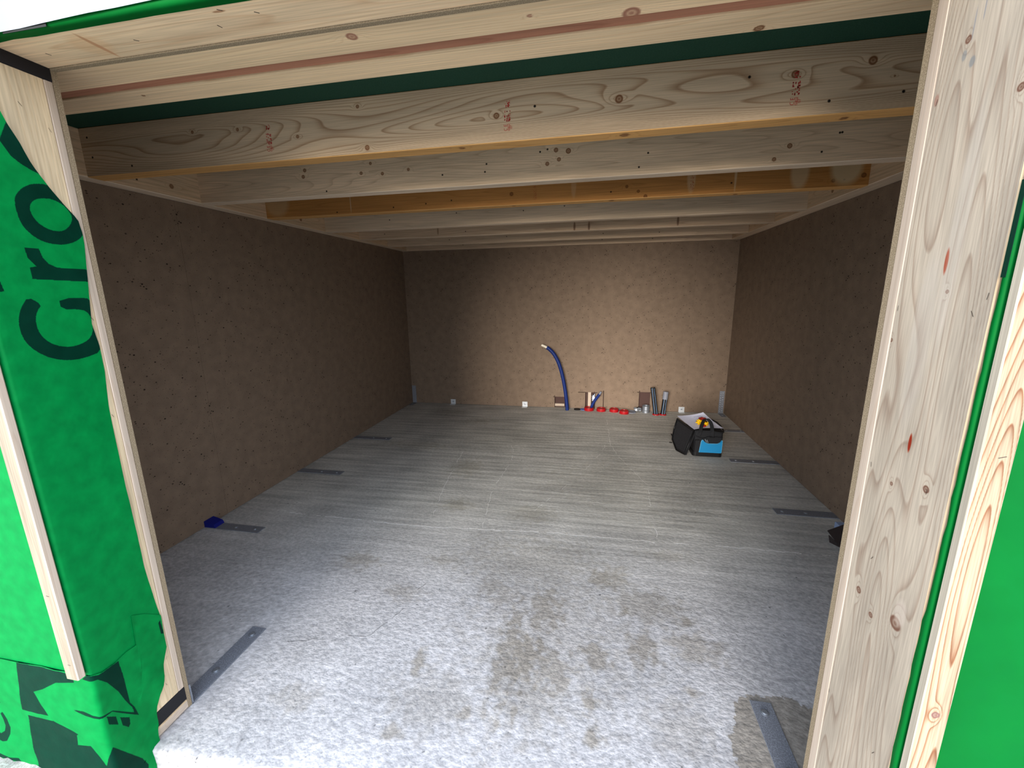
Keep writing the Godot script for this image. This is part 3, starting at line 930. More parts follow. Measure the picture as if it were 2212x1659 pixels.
	for j in face.size():
		var q: Array = face[j]
		var o := thing("ceiling_joist", q[4], "joist", "ceiling joists")
		put("timber", board(Vector3(x0, YT, q[1]), Vector3(x1, YD - 0.0005, q[0]), 0, 2, q[2], q[3], 0.003), o)
		if j == 0:
			stamp(o, -1.451, 2.246, q[0] + 0.0004, M.red_ink)
			stamp(o, -0.357, 2.244, q[0] + 0.0004, M.red_ink)
			stamp(o, 0.686, 2.244, q[0] + 0.0004, M.red_ink)
		if j == 2:
			var faint := plain(Color(0.62, 0.34, 0.18), 0.8)
			stamp(o, -0.407, 2.222, q[0] + 0.0004, faint, 0.8)
			stamp(o, 0.60, 2.222, q[0] + 0.0004, faint, 0.8)
	var wr := wood(1024, 64, 4.55, 0.2234, 308, {"k": 160.0, "c": 0.4, "b": 1.8, "s": 1.0, "con": 0.55, "base": Color(0.86, 0.74, 0.60), "late": Color(0.70, 0.54, 0.40)}, [[3.35, 0.06, 0.012], [2.2, 0.06, 0.014], [1.2, 0.08, 0.012], [0.7, 0.1, 0.012]], [[2.9, 0.06], [2.9, 0.12], [3.55, 0.05], [3.55, 0.12], [2.35, 0.06]])
	tag(put("rim_joist", board(Vector3(XL, YT + 0.0004, ZB), Vector3(x0 - 0.0005, YD - 0.0005, ZI - 0.0005), 2, 0, wr, pale, 0.003)), "timber rim board along the top of the left wall", "joist", "rim boards on the walls")
	tag(put("rim_joist", board(Vector3(x1 + 0.0005, YT + 0.0004, ZB), Vector3(XR, YD - 0.0005, ZI - 0.0005), 2, 0, wr, pale, 0.003)), "timber rim board along the top of the right wall", "joist", "rim boards on the walls")
	tag(put("rim_joist", board(Vector3(x0, YT + 0.0004, ZB), Vector3(x1, YD - 0.0005, -5.53), 0, 2, w6, pale, 0.003)), "timber rim board along the top of the back wall", "joist", "rim boards on the walls")


# ------------------------------------------------------------------ wraps and battens

func edge_of(y: float) -> float:
	var e := [[-0.071, 95], [-0.017, 108], [-0.013, 129], [0.042, 131], [0.066, 140], [0.105, 142], [0.165, 160], [0.224, 189], [0.264, 198], [0.311, 218], [0.364, 218], [0.440, 221], [0.481, 217], [0.648, 205], [0.781, 203], [0.934, 201], [1.093, 205], [1.215, 208]]
	e.append_array([[1.332, 218], [1.412, 217], [1.476, 209], [1.559, 217], [1.640, 227], [1.707, 236], [1.740, 238], [1.778, 233], [1.806, 211], [1.854, 178], [1.904, 149], [1.950, 132], [1.992, 112], [2.10, 75], [2.3, 40]])
	if y <= e[0][0]:
		return e[0][1] * 0.001
	for i in e.size() - 1:
		if y <= e[i + 1][0]:
			return lerpf(e[i][1], e[i + 1][1], (y - e[i][0]) / (e[i + 1][0] - e[i][0])) * 0.001
	return 0.04


# A point of the left wrap: s < 0 on the outer face, s > 0 in the reveal, off proud of the wood.
func on_wrap(s: float, y: float, off: float) -> Vector3:
	var r := 0.008
	var low := clampf((0.14 - y) / 0.2, 0, 1)
	off += low * low * 0.012
	if s < -r:
		return Vector3(OL + s, y, ZF + 0.0025 + off)
	if s > r:
		return Vector3(OL + off, y, ZF - s)
	var a := (s + r) / (2 * r) * PI / 2
	var c := Vector3(OL - r, y, ZF - r)
	return c + Vector3(sin(a), 0, cos(a)) * (r + off)


func wraps() -> void:
	var rip := noise(91, 5.0, FastNoiseLite.TYPE_SIMPLEX_SMOOTH, 3)
	var cols := [-1.3, -1.0, -0.8, -0.62, -0.5, -0.42, -0.34, -0.26, -0.18, -0.12, -0.08, -0.05, -0.02, -0.008, -0.004, 0.0, 0.004, 0.008]
	for k in 13:
		cols.append(0.008 + (k + 1) / 13.0 * 0.222)
	var uv_of := func(s: float, y: float) -> Vector2: return Vector2((s - WS0) / WS, (y - WY0) / WY)
	# upper sheet
	var rows := []
	var uvs := []
	for j in 141:
		var y := 0.37 + j * 0.0135
		var row := []
		var uv := []
		var e := edge_of(y)
		for c in cols:
			var s: float = c if c < 0.009 else c * e / 0.23
			var off := 0.0012 + 0.0022 * maxf(0.0, rip.get_noise_2d(s * 1.5, y)) * clampf(absf(s) * 20.0, 0, 1)
			if s > 0.0:
				off += 0.006 * pow(s / e, 3.0) * (0.5 + 0.5 * sin(y * 9.0)) + 0.02 * clampf((y - 1.76) * 4.0, 0, 1) * clampf(s / e, 0, 1)
			row.append(on_wrap(s, y, off))
			uv.append(uv_of.call(s, y))
		rows.append(row)
		uvs.append(uv)
	var o := thing("house_wrap", "green breather membrane with dark lettering folded round the left jamb", "membrane")
	put("printed_sheet", sheet(rows, uvs, M.wrap, true), o)
	# lower sheet, torn along its top, with the printed emblem
	var top := [[-1.3, 0.415], [-0.15, 0.425], [-0.007, 0.419], [0.026, 0.401], [0.063, 0.398], [0.099, 0.406], [0.128, 0.404], [0.132, 0.462], [0.138, 0.513], [0.174, 0.489], [0.218, 0.444], [0.24, 0.44]]
	var tc := [-1.3, -1.0, -0.8, -0.62, -0.5, -0.42, -0.34, -0.26, -0.18, -0.12, -0.08, -0.05, -0.02, -0.008, -0.004, 0.0, 0.004, 0.008, 0.026, 0.044, 0.063, 0.081, 0.099, 0.114, 0.128, 0.132, 0.138, 0.155, 0.174, 0.19, 0.205, 0.218]
	rows = []
	uvs = []
	for j in 41:
		var row := []
		var uv := []
		for c in tc:
			var yt := 0.42
			for i in top.size() - 1:
				if c >= top[i][0] and c <= top[i + 1][0]:
					yt = lerpf(top[i][1], top[i + 1][1], (c - top[i][0]) / (top[i + 1][0] - top[i][0]))
			var y := lerpf(-0.085, yt, j / 40.0)
			var s: float = c if c < 0.009 else c * edge_of(y) / 0.218
			var off := 0.005 + 0.004 * maxf(-0.3, rip.get_noise_2d(s * 2.0 + 7.0, y * 1.5))
			if s > 0.05:
				off += 0.010 * clampf((s - 0.05) / 0.1, 0, 1) * maxf(0.0, sin((y * 14.0 + s * 30.0))) * clampf((0.36 - y) * 6.0, 0, 1)
			row.append(on_wrap(s, y, off))
			uv.append(uv_of.call(s, y))
		rows.append(row)
		uvs.append(uv)
	put("torn_foot_sheet", sheet(rows, uvs, M.wrap, true), o)
	# right-hand wrap: outer face and a folded edge between batten and jamb
	rows = []
	uvs = []
	for j in 101:
		var y := -0.06 + j * 0.025
		var fold := 0.008 + 0.003 * rip.get_noise_2d(3.0, y * 2.0) + (0.004 if y < 0.95 else 0.0)
		var row := [Vector3(OR - 0.0015, y, ZG - fold), Vector3(OR - 0.0025, y, ZG - fold * 0.5), Vector3(OR - 0.0022, y, ZG + 0.0005), Vector3(OR + 0.002, y, ZG + 0.001)]
		for x in [0.05, 0.1, 0.2, 0.35, 0.6, 1.0, 1.7, 2.5]:
			row.append(Vector3(OR + x, y, ZG + 0.001 + 0.004 * maxf(0.0, rip.get_noise_2d(x, y + 20.0))))
		var uv := []
		for p in row:
			uv.append(Vector2(p.x, p.y) * 0.17 + Vector2(0.46, 0.05))
		rows.append(row)
		uvs.append(uv)
	o = thing("house_wrap", "plain green breather membrane on the outer wall right of the opening", "membrane")
	put("membrane_sheet", sheet(rows, uvs, M.wrap_shaded), o)
	put("printed_band", block(Vector3(OR - 0.0030, 1.56, ZG - 0.0085), Vector3(OR - 0.0026, 1.70, ZG), M.ink, 0.0001), o)
	# wrap turned under the front of the head, and the white sheet above it
	rows = []
	uvs = []
	var path := [Vector2(2.1735, -0.925), Vector2(2.1725, -0.914), Vector2(2.1715, -0.906), Vector2(2.1735, -0.899), Vector2(2.180, -0.8965), Vector2(2.21, -0.896), Vector2(2.55, -0.896)]
	for p in path:
		var row := []
		var uv := []
		for i in 61:
			var x := -2.6 + i * 0.07
			var wob := 0.004 * rip.get_noise_2d(x, 40.0)
			row.append(Vector3(x, p.x + (wob if p.y > -0.9 else 0.0), p.y + (wob if p.x < 2.175 else 0.0)))
			uv.append(Vector2(x, p.x + p.y) * 0.17 + Vector2(0.46, 0.05))
		rows.append(row)
		uvs.append(uv)
	o = thing("house_wrap", "green membrane edge folded under the head of the opening", "membrane")
	put("membrane_sheet", sheet(rows, uvs, M.wrap_shaded), o)
	put("printed_band", block(Vector3(-1.395, 2.1690, -0.8965), Vector3(-1.262, 2.1850, -0.8952), plain(Color(0.10, 0.11, 0.11), 0.7), 0.0004), o)
	rows = []
	uvs = []
	for j in 13:
		var row := []
		var uv := []
		for i in 61:
			var x := -2.6 + i * 0.07
			var y: float = lerpf(2.1715 + (x + 1.42) * 0.021, 2.75, j / 12.0)
			row.append(Vector3(x, y, -0.893 + 0.004 * rip.get_noise_2d(x, y * 2.0 + 60.0)))
			uv.append(Vector2(x, y))
		rows.append(row)
		uvs.append(uv)
	M.white.cull_mode = BaseMaterial3D.CULL_DISABLED
	tag(put("white_sheet", sheet(rows, uvs, M.white)), "white sheet hanging above the green membrane at the top left", "sheet")


func battens() -> void:
	var bl := wood(1024, 48, 2.0, 0.046, 401, {"lum": 0.62, "k": 900.0, "c": 0.3, "b": 1.0, "s": 0.8, "con": 0.35, "base": Color(0.92, 0.84, 0.73), "late": Color(0.80, 0.67, 0.53), "core": Color(0.62, 0.50, 0.42)}, [[0.177, 0.036, 0.008]])
	var o := thing("batten", "pale square batten over the green wrap left of the opening", "batten", "wall battens")
	put("strip", board(Vector3(OL - 0.046, 0.425, ZF + 0.0065), Vector3(OL - 0.0003, 2.42, -0.770), 1, 2, bl, M.pale, 0.0025), o)
	staples(o, "z", -0.7698, [[-1.52, 0.715], [-1.512, 0.479]])
	var br := wood(2048, 64, 2.4, 0.047, 402, {"lum": 0.64, "k": 5000.0, "c": 0.45, "b": 2.2, "s": 7.0, "fu": 1.0, "fv": 14.0, "con": 1.4, "base": Color(0.93, 0.83, 0.69), "late": Color(0.66, 0.40, 0.26), "core": Color(0.42, 0.30, 0.29)}, [[0.769, 0.025, 0.0065], [1.85, 0.03, 0.006]])
	var side := wood(1024, 32, 2.4, 0.02, 403, {"lum": 0.86, "k": 3000.0, "c": 0.5, "b": 0.8, "con": 0.45, "base": Color(0.78, 0.73, 0.65), "late": Color(0.60, 0.53, 0.45)})
	o = thing("batten", "strongly grained batten with one round knot right of the opening", "batten", "wall battens")
	put("strip", board(Vector3(OR + 0.0003, 0.0, ZG + 0.0055), Vector3(OR + 0.0470, 2.4, -0.760), 1, 2, br, side, 0.002), o)
	staples(o, "z", -0.7598, [[0.6504, 1.279]])


# ------------------------------------------------------------------ fixings on the floor

func screw(o: Node3D, at: Vector3, r := 0.010) -> void:
	var st := start(M.steel)
	lathe(st, [Vector2(r * 1.35, 0), Vector2(r * 1.35, 0.0015), Vector2(r * 0.95, 0.0018), Vector2(r * 0.95, 0.005), Vector2(r * 0.8, 0.006), Vector2(0.0, 0.006)], Transform3D(Basis(), at), 12)
	put("bolt", st.commit(), o)


func straps() -> void:
	# [x0, x1, z0, z1, end over the wall: 0 left, 1 right, 2 front], long ones lie on the slab and turn up at the wall
	var list := [
		[-1.565, -1.492, -1.440, -1.062, 2, "long steel restraint strap beside the foot of the left jamb"], [0.633, 0.708, -1.453, -1.062, 2, "steel restraint strap on the damp patch beside the right jamb"],
		[XL, -2.175, -2.222, -2.150, 0, "steel strap on the floor at the left wall with the blue packer"], [XL, -2.170, -3.160, -3.085, 0, "steel strap at the left wall, second one in from the opening"],
		[XL, -2.165, -4.080, -4.002, 0, "dim steel strap at the left wall, farthest from the opening"], [1.318, XR, -3.060, -2.975, 1, "steel strap at the right wall nearest the right jamb"],
		[1.300, XR, -4.000, -3.920, 1, "steel strap at the right wall in front of the tool bag"], [1.480, XR, -4.905, -4.835, 1, "steel strap at the right wall just behind the tool bag"]]
	for q in list:
		var o := thing("restraint_strap", q[5], "strap", "restraint straps on the floor")
		put("plate", board(Vector3(q[0], 0.0015, q[2]), Vector3(q[1], 0.0060, q[3]), 2 if q[4] == 2 else 0, 1, M.worn, M.worn, 0.0008), o)
		if q[4] == 2:
			for z in [q[2] + 0.045, (q[2] + q[3]) / 2 + 0.05]:
				screw(o, Vector3((q[0] + q[1]) / 2, 0.006, z), 0.011)
			put("upstand", block(Vector3(q[0], 0.0015, ZI - 0.0065), Vector3(q[1], 0.09, ZI - 0.0015), M.worn), o)
		else:
			var z: float = (q[2] + q[3]) / 2
			for t in ([q[1] - 0.05, q[1] - 0.20] if q[4] == 0 else [q[0] + 0.05, q[0] + 0.20]):
				screw(o, Vector3(t, 0.006, z), 0.009)
	var st := start()
	prism(st, pts([0, 0, 0.085, 0, 0.075, 0.022, 0, 0.042]), 0.075, Transform3D(Basis(), Vector3(XL + 0.002, 0.0065, -2.150)))
	tag(put("packer", st.commit(), self, plain(Color(0.03, 0.08, 0.45), 0.5)), "blue plastic packer on the strap at the left wall", "packer")
	# small angle brackets at the foot of the back wall
	var zinc := plain(Color(0.82, 0.83, 0.84), 0.45, 0.35)
	for q in [[-1.961, 0, "dim white angle bracket at the back wall nearest the left corner"], [-0.903, 0, "white angle bracket at the back wall left of the tall blue pipe"], [1.186, 0, "white angle bracket at the back wall above the tool bag"]]:
		var o := thing("angle_bracket", q[2], "bracket", "angle brackets at the back wall")
		put("plate", block(Vector3(q[0] - 0.036, 0.0005, ZB + 0.002), Vector3(q[0] + 0.036, 0.072, ZB + 0.005), zinc), o)
		put("foot", block(Vector3(q[0] - 0.036, 0.0005, ZB + 0.0055), Vector3(q[0] + 0.036, 0.0035, ZB + 0.06), zinc), o)
		var sc := start(M.steel)
		lathe(sc, [Vector2(0.012, 0), Vector2(0.012, 0.003), Vector2(0.006, 0.004), Vector2(0, 0.002)], Transform3D(Basis(Vector3.RIGHT, PI / 2), Vector3(q[0], 0.04, ZB + 0.005)), 14)
		put("screw", sc.commit(), o)
	# tall perforated straps in the back corners
	for q in [[1.667, 0.30, "tall perforated steel strap in the right back corner"], [-2.560, 0.26, "perforated steel strap in the dark left back corner"]]:
		var o := thing("corner_strap", q[2], "strap", "perforated straps in the back corners")
		put("plate", board(Vector3(q[0] - 0.03, 0.003, ZB + 0.0015), Vector3(q[0] + 0.03, q[1], ZB + 0.004), 1, 2, M.worn, M.worn, 0.0008), o)
		put("foot", block(Vector3(q[0] - 0.03, 0.0005, ZB + 0.0045), Vector3(q[0] + 0.03, 0.003, ZB + 0.16), M.worn), o)
		for k in 9:
			for s in [-1, 1]:
				var nl := start(M.steel)
				lathe(nl, [Vector2(0.0065, 0), Vector2(0.006, 0.002), Vector2(0.003, 0.003), Vector2(0, 0.0032)], Transform3D(Basis(Vector3.RIGHT, PI / 2), Vector3(q[0] + s * 0.013, 0.03 + k * (q[1] - 0.05) / 8.5 + (0.008 if s > 0 else 0.0), ZB + 0.004)), 8)
				put("nail_head", nl.commit(), o)
		screw(o, Vector3(q[0], 0.003, ZB + 0.10), 0.012)


# ------------------------------------------------------------------ pipes and caps at the back wall

func services() -> void:
	var blue := plain(Color(0.02, 0.14, 0.40), 0.5)
	var cream := plain(Color(0.90, 0.86, 0.78), 0.5)
	var red := plain(Color(0.62, 0.06, 0.09), 0.38)
	var grey := plain(Color(0.45, 0.47, 0.52), 0.6)
	var o := thing("water_pipe", "tall bent blue pipe with a cream inner end rising from the floor", "pipe", "blue pipes")
	var path := smooth([Vector3(-0.304, 0.0, -5.50), Vector3(-0.310, 0.08, -5.50), Vector3(-0.333, 0.264, -5.50), Vector3(-0.373, 0.474, -5.50), Vector3(-0.424, 0.643, -5.50), Vector3(-0.486, 0.762, -5.50), Vector3(-0.548, 0.830, -5.50), Vector3(-0.585, 0.855, -5.50)])
	var st := start(blue)
	tube(st, path, 0.0235)
	put("sleeve", st.commit(), o)
	st = start(cream)
	tube(st, [Vector3(-0.575, 0.849, -5.50), Vector3(-0.62, 0.872, -5.50), Vector3(-0.655, 0.888, -5.50)], 0.0165)
	put("inner_pipe", st.commit(), o)
	st = start(M.black)
	lathe(st, [Vector2(0.011, 0.0), Vector2(0.011, 0.0008), Vector2(0, 0.0008)], Transform3D(Basis(Vector3.BACK, 1.13), Vector3(-0.6555, 0.8882, -5.50)), 12)
	put("bore", st.commit(), o)
	o = thing("water_pipe", "short slanting blue pipe rising from a red cap", "pipe", "blue pipes")
	st = start(blue)
	tube(st, smooth([Vector3(0.022, 0.035, -5.555), Vector3(0.030, 0.07, -5.55), Vector3(0.062, 0.135, -5.545), Vector3(0.122, 0.228, -5.53)]), 0.0185)
	put("sleeve", st.commit(), o)
	st = start(grey)
	tube(st, [Vector3(0.118, 0.222, -5.53), Vector3(0.142, 0.264, -5.53)], 0.014)
	put("inner_pipe", st.commit(), o)
	# red drain caps
	for q in [[-0.013, -5.535, 0.063, "red drain cap at the foot of the slanting blue pipe"], [0.150, -5.520, 0.060, "red drain cap, second from the left along the back wall"], [0.318, -5.515, 0.060, "red drain cap third from the left, just behind the bright one"], [0.442, -5.440, 0.060, "bright red drain cap standing forward of the other three"]]:
		o = thing("drain_cap", q[3], "cap", "red drain caps")
		st = start(red)
		var r: float = q[2]
		lathe(st, [Vector2(r * 0.97, 0.0), Vector2(r * 1.03, 0.002), Vector2(r * 1.03, 0.007), Vector2(r, 0.009), Vector2(r, 0.034), Vector2(r * 0.96, 0.040), Vector2(r * 0.80, 0.041), Vector2(r * 0.76, 0.034), Vector2(0, 0.033)], Transform3D(Basis(), Vector3(q[0], 0.0005, q[1])), 32)
		put("lid", st.commit(), o)
	# flat grey and dark duct ends in the floor
	for q in [[-0.170, -5.545, 0.045, M.black, "dark duct end flush in the floor left of the first red cap"], [-0.085, -5.550, 0.045, plain(Color(0.30, 0.38, 0.58), 0.5), "blue-grey duct end beside the first red cap"], [0.395, -5.555, 0.050, grey, "grey duct end behind the bright red cap"], [0.535, -5.510, 0.065, grey, "grey duct end right of the bright red cap"]]:
		st = start(q[3])
		lathe(st, [Vector2(q[2], 0.0), Vector2(q[2], 0.008), Vector2(q[2] * 0.92, 0.010), Vector2(q[2] * 0.85, 0.006), Vector2(0, 0.005)], Transform3D(Basis(), Vector3(q[0], 0.0005, q[1])), 24)
		tag(put("duct_end", st.commit()), q[4], "duct", "duct ends in the floor")
	# black ducts with red sockets
	var duct := plain(Color(0.035, 0.045, 0.06), 0.28)
	for q in [[Vector3(0.842, 0.0, -5.435), Vector3(0.790, 0.352, -5.465), "taller black duct with stripes leaning left at the back wall"], [Vector3(0.930, 0.0, -5.445), Vector3(0.955, 0.300, -5.465), "shorter black duct capped with grey tape at the back wall"]]:
		o = thing("cable_duct", q[2], "duct", "black ducts")
		st = start(duct)
		var top: Vector3 = q[1]
		tube(st, [q[0], q[0].lerp(top, 0.5), top], 0.0295, 20, false)
		tube(st, [top - Vector3(0, 0.02, 0), top], 0.024, 16)
		put("tube", st.commit(), o)
		var stripe := plain(Color(0.55, 0.66, 0.80), 0.35)
		for a in [0.5, -0.55]:
			st = start(stripe)
			var off := Vector3(sin(a) * 0.0285, 0, cos(a) * 0.0285)
			tube(st, [q[0] + off, top + off - Vector3(0, 0.004, 0)], 0.0025, 6)
			put("stripe", st.commit(), o)
		if o.name.ends_with("001"):
			st = start(plain(Color(0.50, 0.51, 0.55), 0.5))
			tube(st, [q[0].lerp(top, 0.68), top + Vector3(0, 0.004, 0)], 0.0325, 20)
			put("tape", st.commit(), o)
		st = start(red)
		lathe(st, [Vector2(0.031, 0.014), Vector2(0.035, 0.015), Vector2(0.042, 0.011), Vector2(0.043, 0.0), Vector2(0.03, 0.0)], Transform3D(Basis(), q[0] + Vector3(0, 0.0005, 0)), 24)
		put("socket_ring", st.commit(), o)
	# short galvanised sleeve with crumpled foil beside it
	o = thing("metal_sleeve", "shiny galvanised pipe sleeve in front of the right cut-out", "pipe")
	st = start(M.steel)
	lathe(st, [Vector2(0.046, 0), Vector2(0.046, 0.088), Vector2(0.049, 0.092), Vector2(0.043, 0.092), Vector2(0.042, 0.02), Vector2(0, 0.02)], Transform3D(Basis(), Vector3(0.728, 0.0005, -5.53)), 28)
	put("sleeve", st.commit(), o)
	st = start(M.steel)
	lathe(st, [Vector2(0.046, 0.03), Vector2(0.049, 0.034), Vector2(0.046, 0.038)], Transform3D(Basis(), Vector3(0.728, 0.0005, -5.53)), 28)
	put("bead", st.commit(), o)
	tag(put("crumpled_foil", scrap(Vector3(0.625, 0.0, -5.545), Vector3(0.07, 0.035, 0.035), 5, M.steel)), "crumpled scrap of foil on the floor left of the metal sleeve", "scrap")
	tag(put("plastic_scrap", scrap(Vector3(0.045, 0.09, -5.585), Vector3(0.03, 0.07, 0.012), 9, plain(Color(0.75, 0.78, 0.84), 0.4))), "crumpled clear plastic in the middle cut-out behind the blue pipe", "scrap")
	# packaging left on the floor at the right wall
	o = thing("packaging_scrap", "dark folded packaging with a grey-blue liner on the floor by the right jamb", "packaging")
	var dark := plain(Color(0.20, 0.17, 0.165), 0.55)
	st = start(dark)
	var f := Transform3D(Basis(Vector3.UP, -0.5), Vector3(1.53, 0.0, -2.62))
	for t in [[Vector3(-0.07, 0.085, 0.0), Vector3(0.04, 0.005, 0.10), Vector3(0.05, 0.07, -0.03)], [Vector3(-0.07, 0.085, 0.0), Vector3(0.05, 0.07, -0.03), Vector3(0.03, 0.12, -0.12)], [Vector3(-0.06, 0.06, 0.0), Vector3(-0.05, 0.002, -0.02), Vector3(0.02, 0.003, 0.02)], [Vector3(0.04, 0.005, 0.10), Vector3(0.16, 0.01, 0.05), Vector3(0.05, 0.07, -0.03)]]:
		var n: Vector3 = (t[1] - t[0]).cross(t[2] - t[0]).normalized()
		for g in [1.0, -1.0]:
			var tri: Array = [t[0], t[1], t[2]] if g < 0 else [t[0], t[2], t[1]]
			for p in tri:
				st.set_normal(f.basis * (n * g))
				st.add_vertex(f * (p + n * g * 0.0012))
	put("folded_sheet", st.commit(), o)
	put("liner", block(Vector3(1.575, 0.002, -2.78), Vector3(1.685, 0.085, -2.70), plain(Color(0.55, 0.62, 0.74), 0.5), 0.006), o)


func scrap(at: Vector3, half: Vector3, sd: int, mat: Material) -> ArrayMesh:
	var nz := noise(sd, 1.6, FastNoiseLite.TYPE_SIMPLEX, 2)
	var st := start(mat)
	var rows := 9
	var seg := 14
	var p := []
	for i in rows + 1:
		var r := []
		for k in seg:
			var a := PI * i / rows
			var b := TAU * k / seg
			var d := Vector3(sin(a) * cos(b), cos(a), sin(a) * sin(b))
			r.append(at + Vector3(0, half.y, 0) + d * half * (0.72 + 0.55 * nz.get_noise_3dv(d * 1.3)))
		p.append(r)
	for i in rows:
		for k in seg:
			var c := [p[i][k], p[i][(k + 1) % seg], p[i + 1][(k + 1) % seg], p[i + 1][k]]
			var n: Vector3 = (c[2] - c[0]).cross(c[3] - c[1]).normalized()
			if n.dot((c[0] + c[2]) / 2 - at - Vector3(0, half.y, 0)) < 0:
				n = -n
			quad(st, c, n, [Vector2.ZERO, Vector2.RIGHT, Vector2.ONE, Vector2.DOWN])
	return st.commit()


# ------------------------------------------------------------------ the tool bag

func rounded_rect(x0: float, x1: float, y0: float, y1: float, r: float) -> PackedVector2Array:
	var p := PackedVector2Array()
	for c in [[x1 - r, y0 + r, -PI / 2], [x1 - r, y1 - r, 0.0], [x0 + r, y1 - r, PI / 2], [x0 + r, y0 + r, PI]]:
		for k in 5:
			var a: float = c[2] + PI / 2 * k / 4.0
			p.append(Vector2(c[0] + cos(a) * r, c[1] + sin(a) * r))
	return p


# A band of width w and thickness t along a path, lying flat across axis side.
func band(st: SurfaceTool, path: Array, side: Vector3, w: float, t: float) -> void:
	for i in path.size() - 1:
		var d: Vector3 = (path[i + 1] - path[i]).normalized()
		var n := side.cross(d).normalized() * t / 2
		var s := side * w / 2
		var a: Vector3 = path[i]
		var b: Vector3 = path[i + 1]
		for f in [[n, s], [-n, s], [s, n], [-s, n]]:
			var q := [a + f[0] + f[1], a + f[0] - f[1], b + f[0] - f[1], b + f[0] + f[1]]
			quad(st, q, f[0].normalized(), [Vector2(0, 0), Vector2(1, 0), Vector2(1, 1), Vector2(0, 1)])


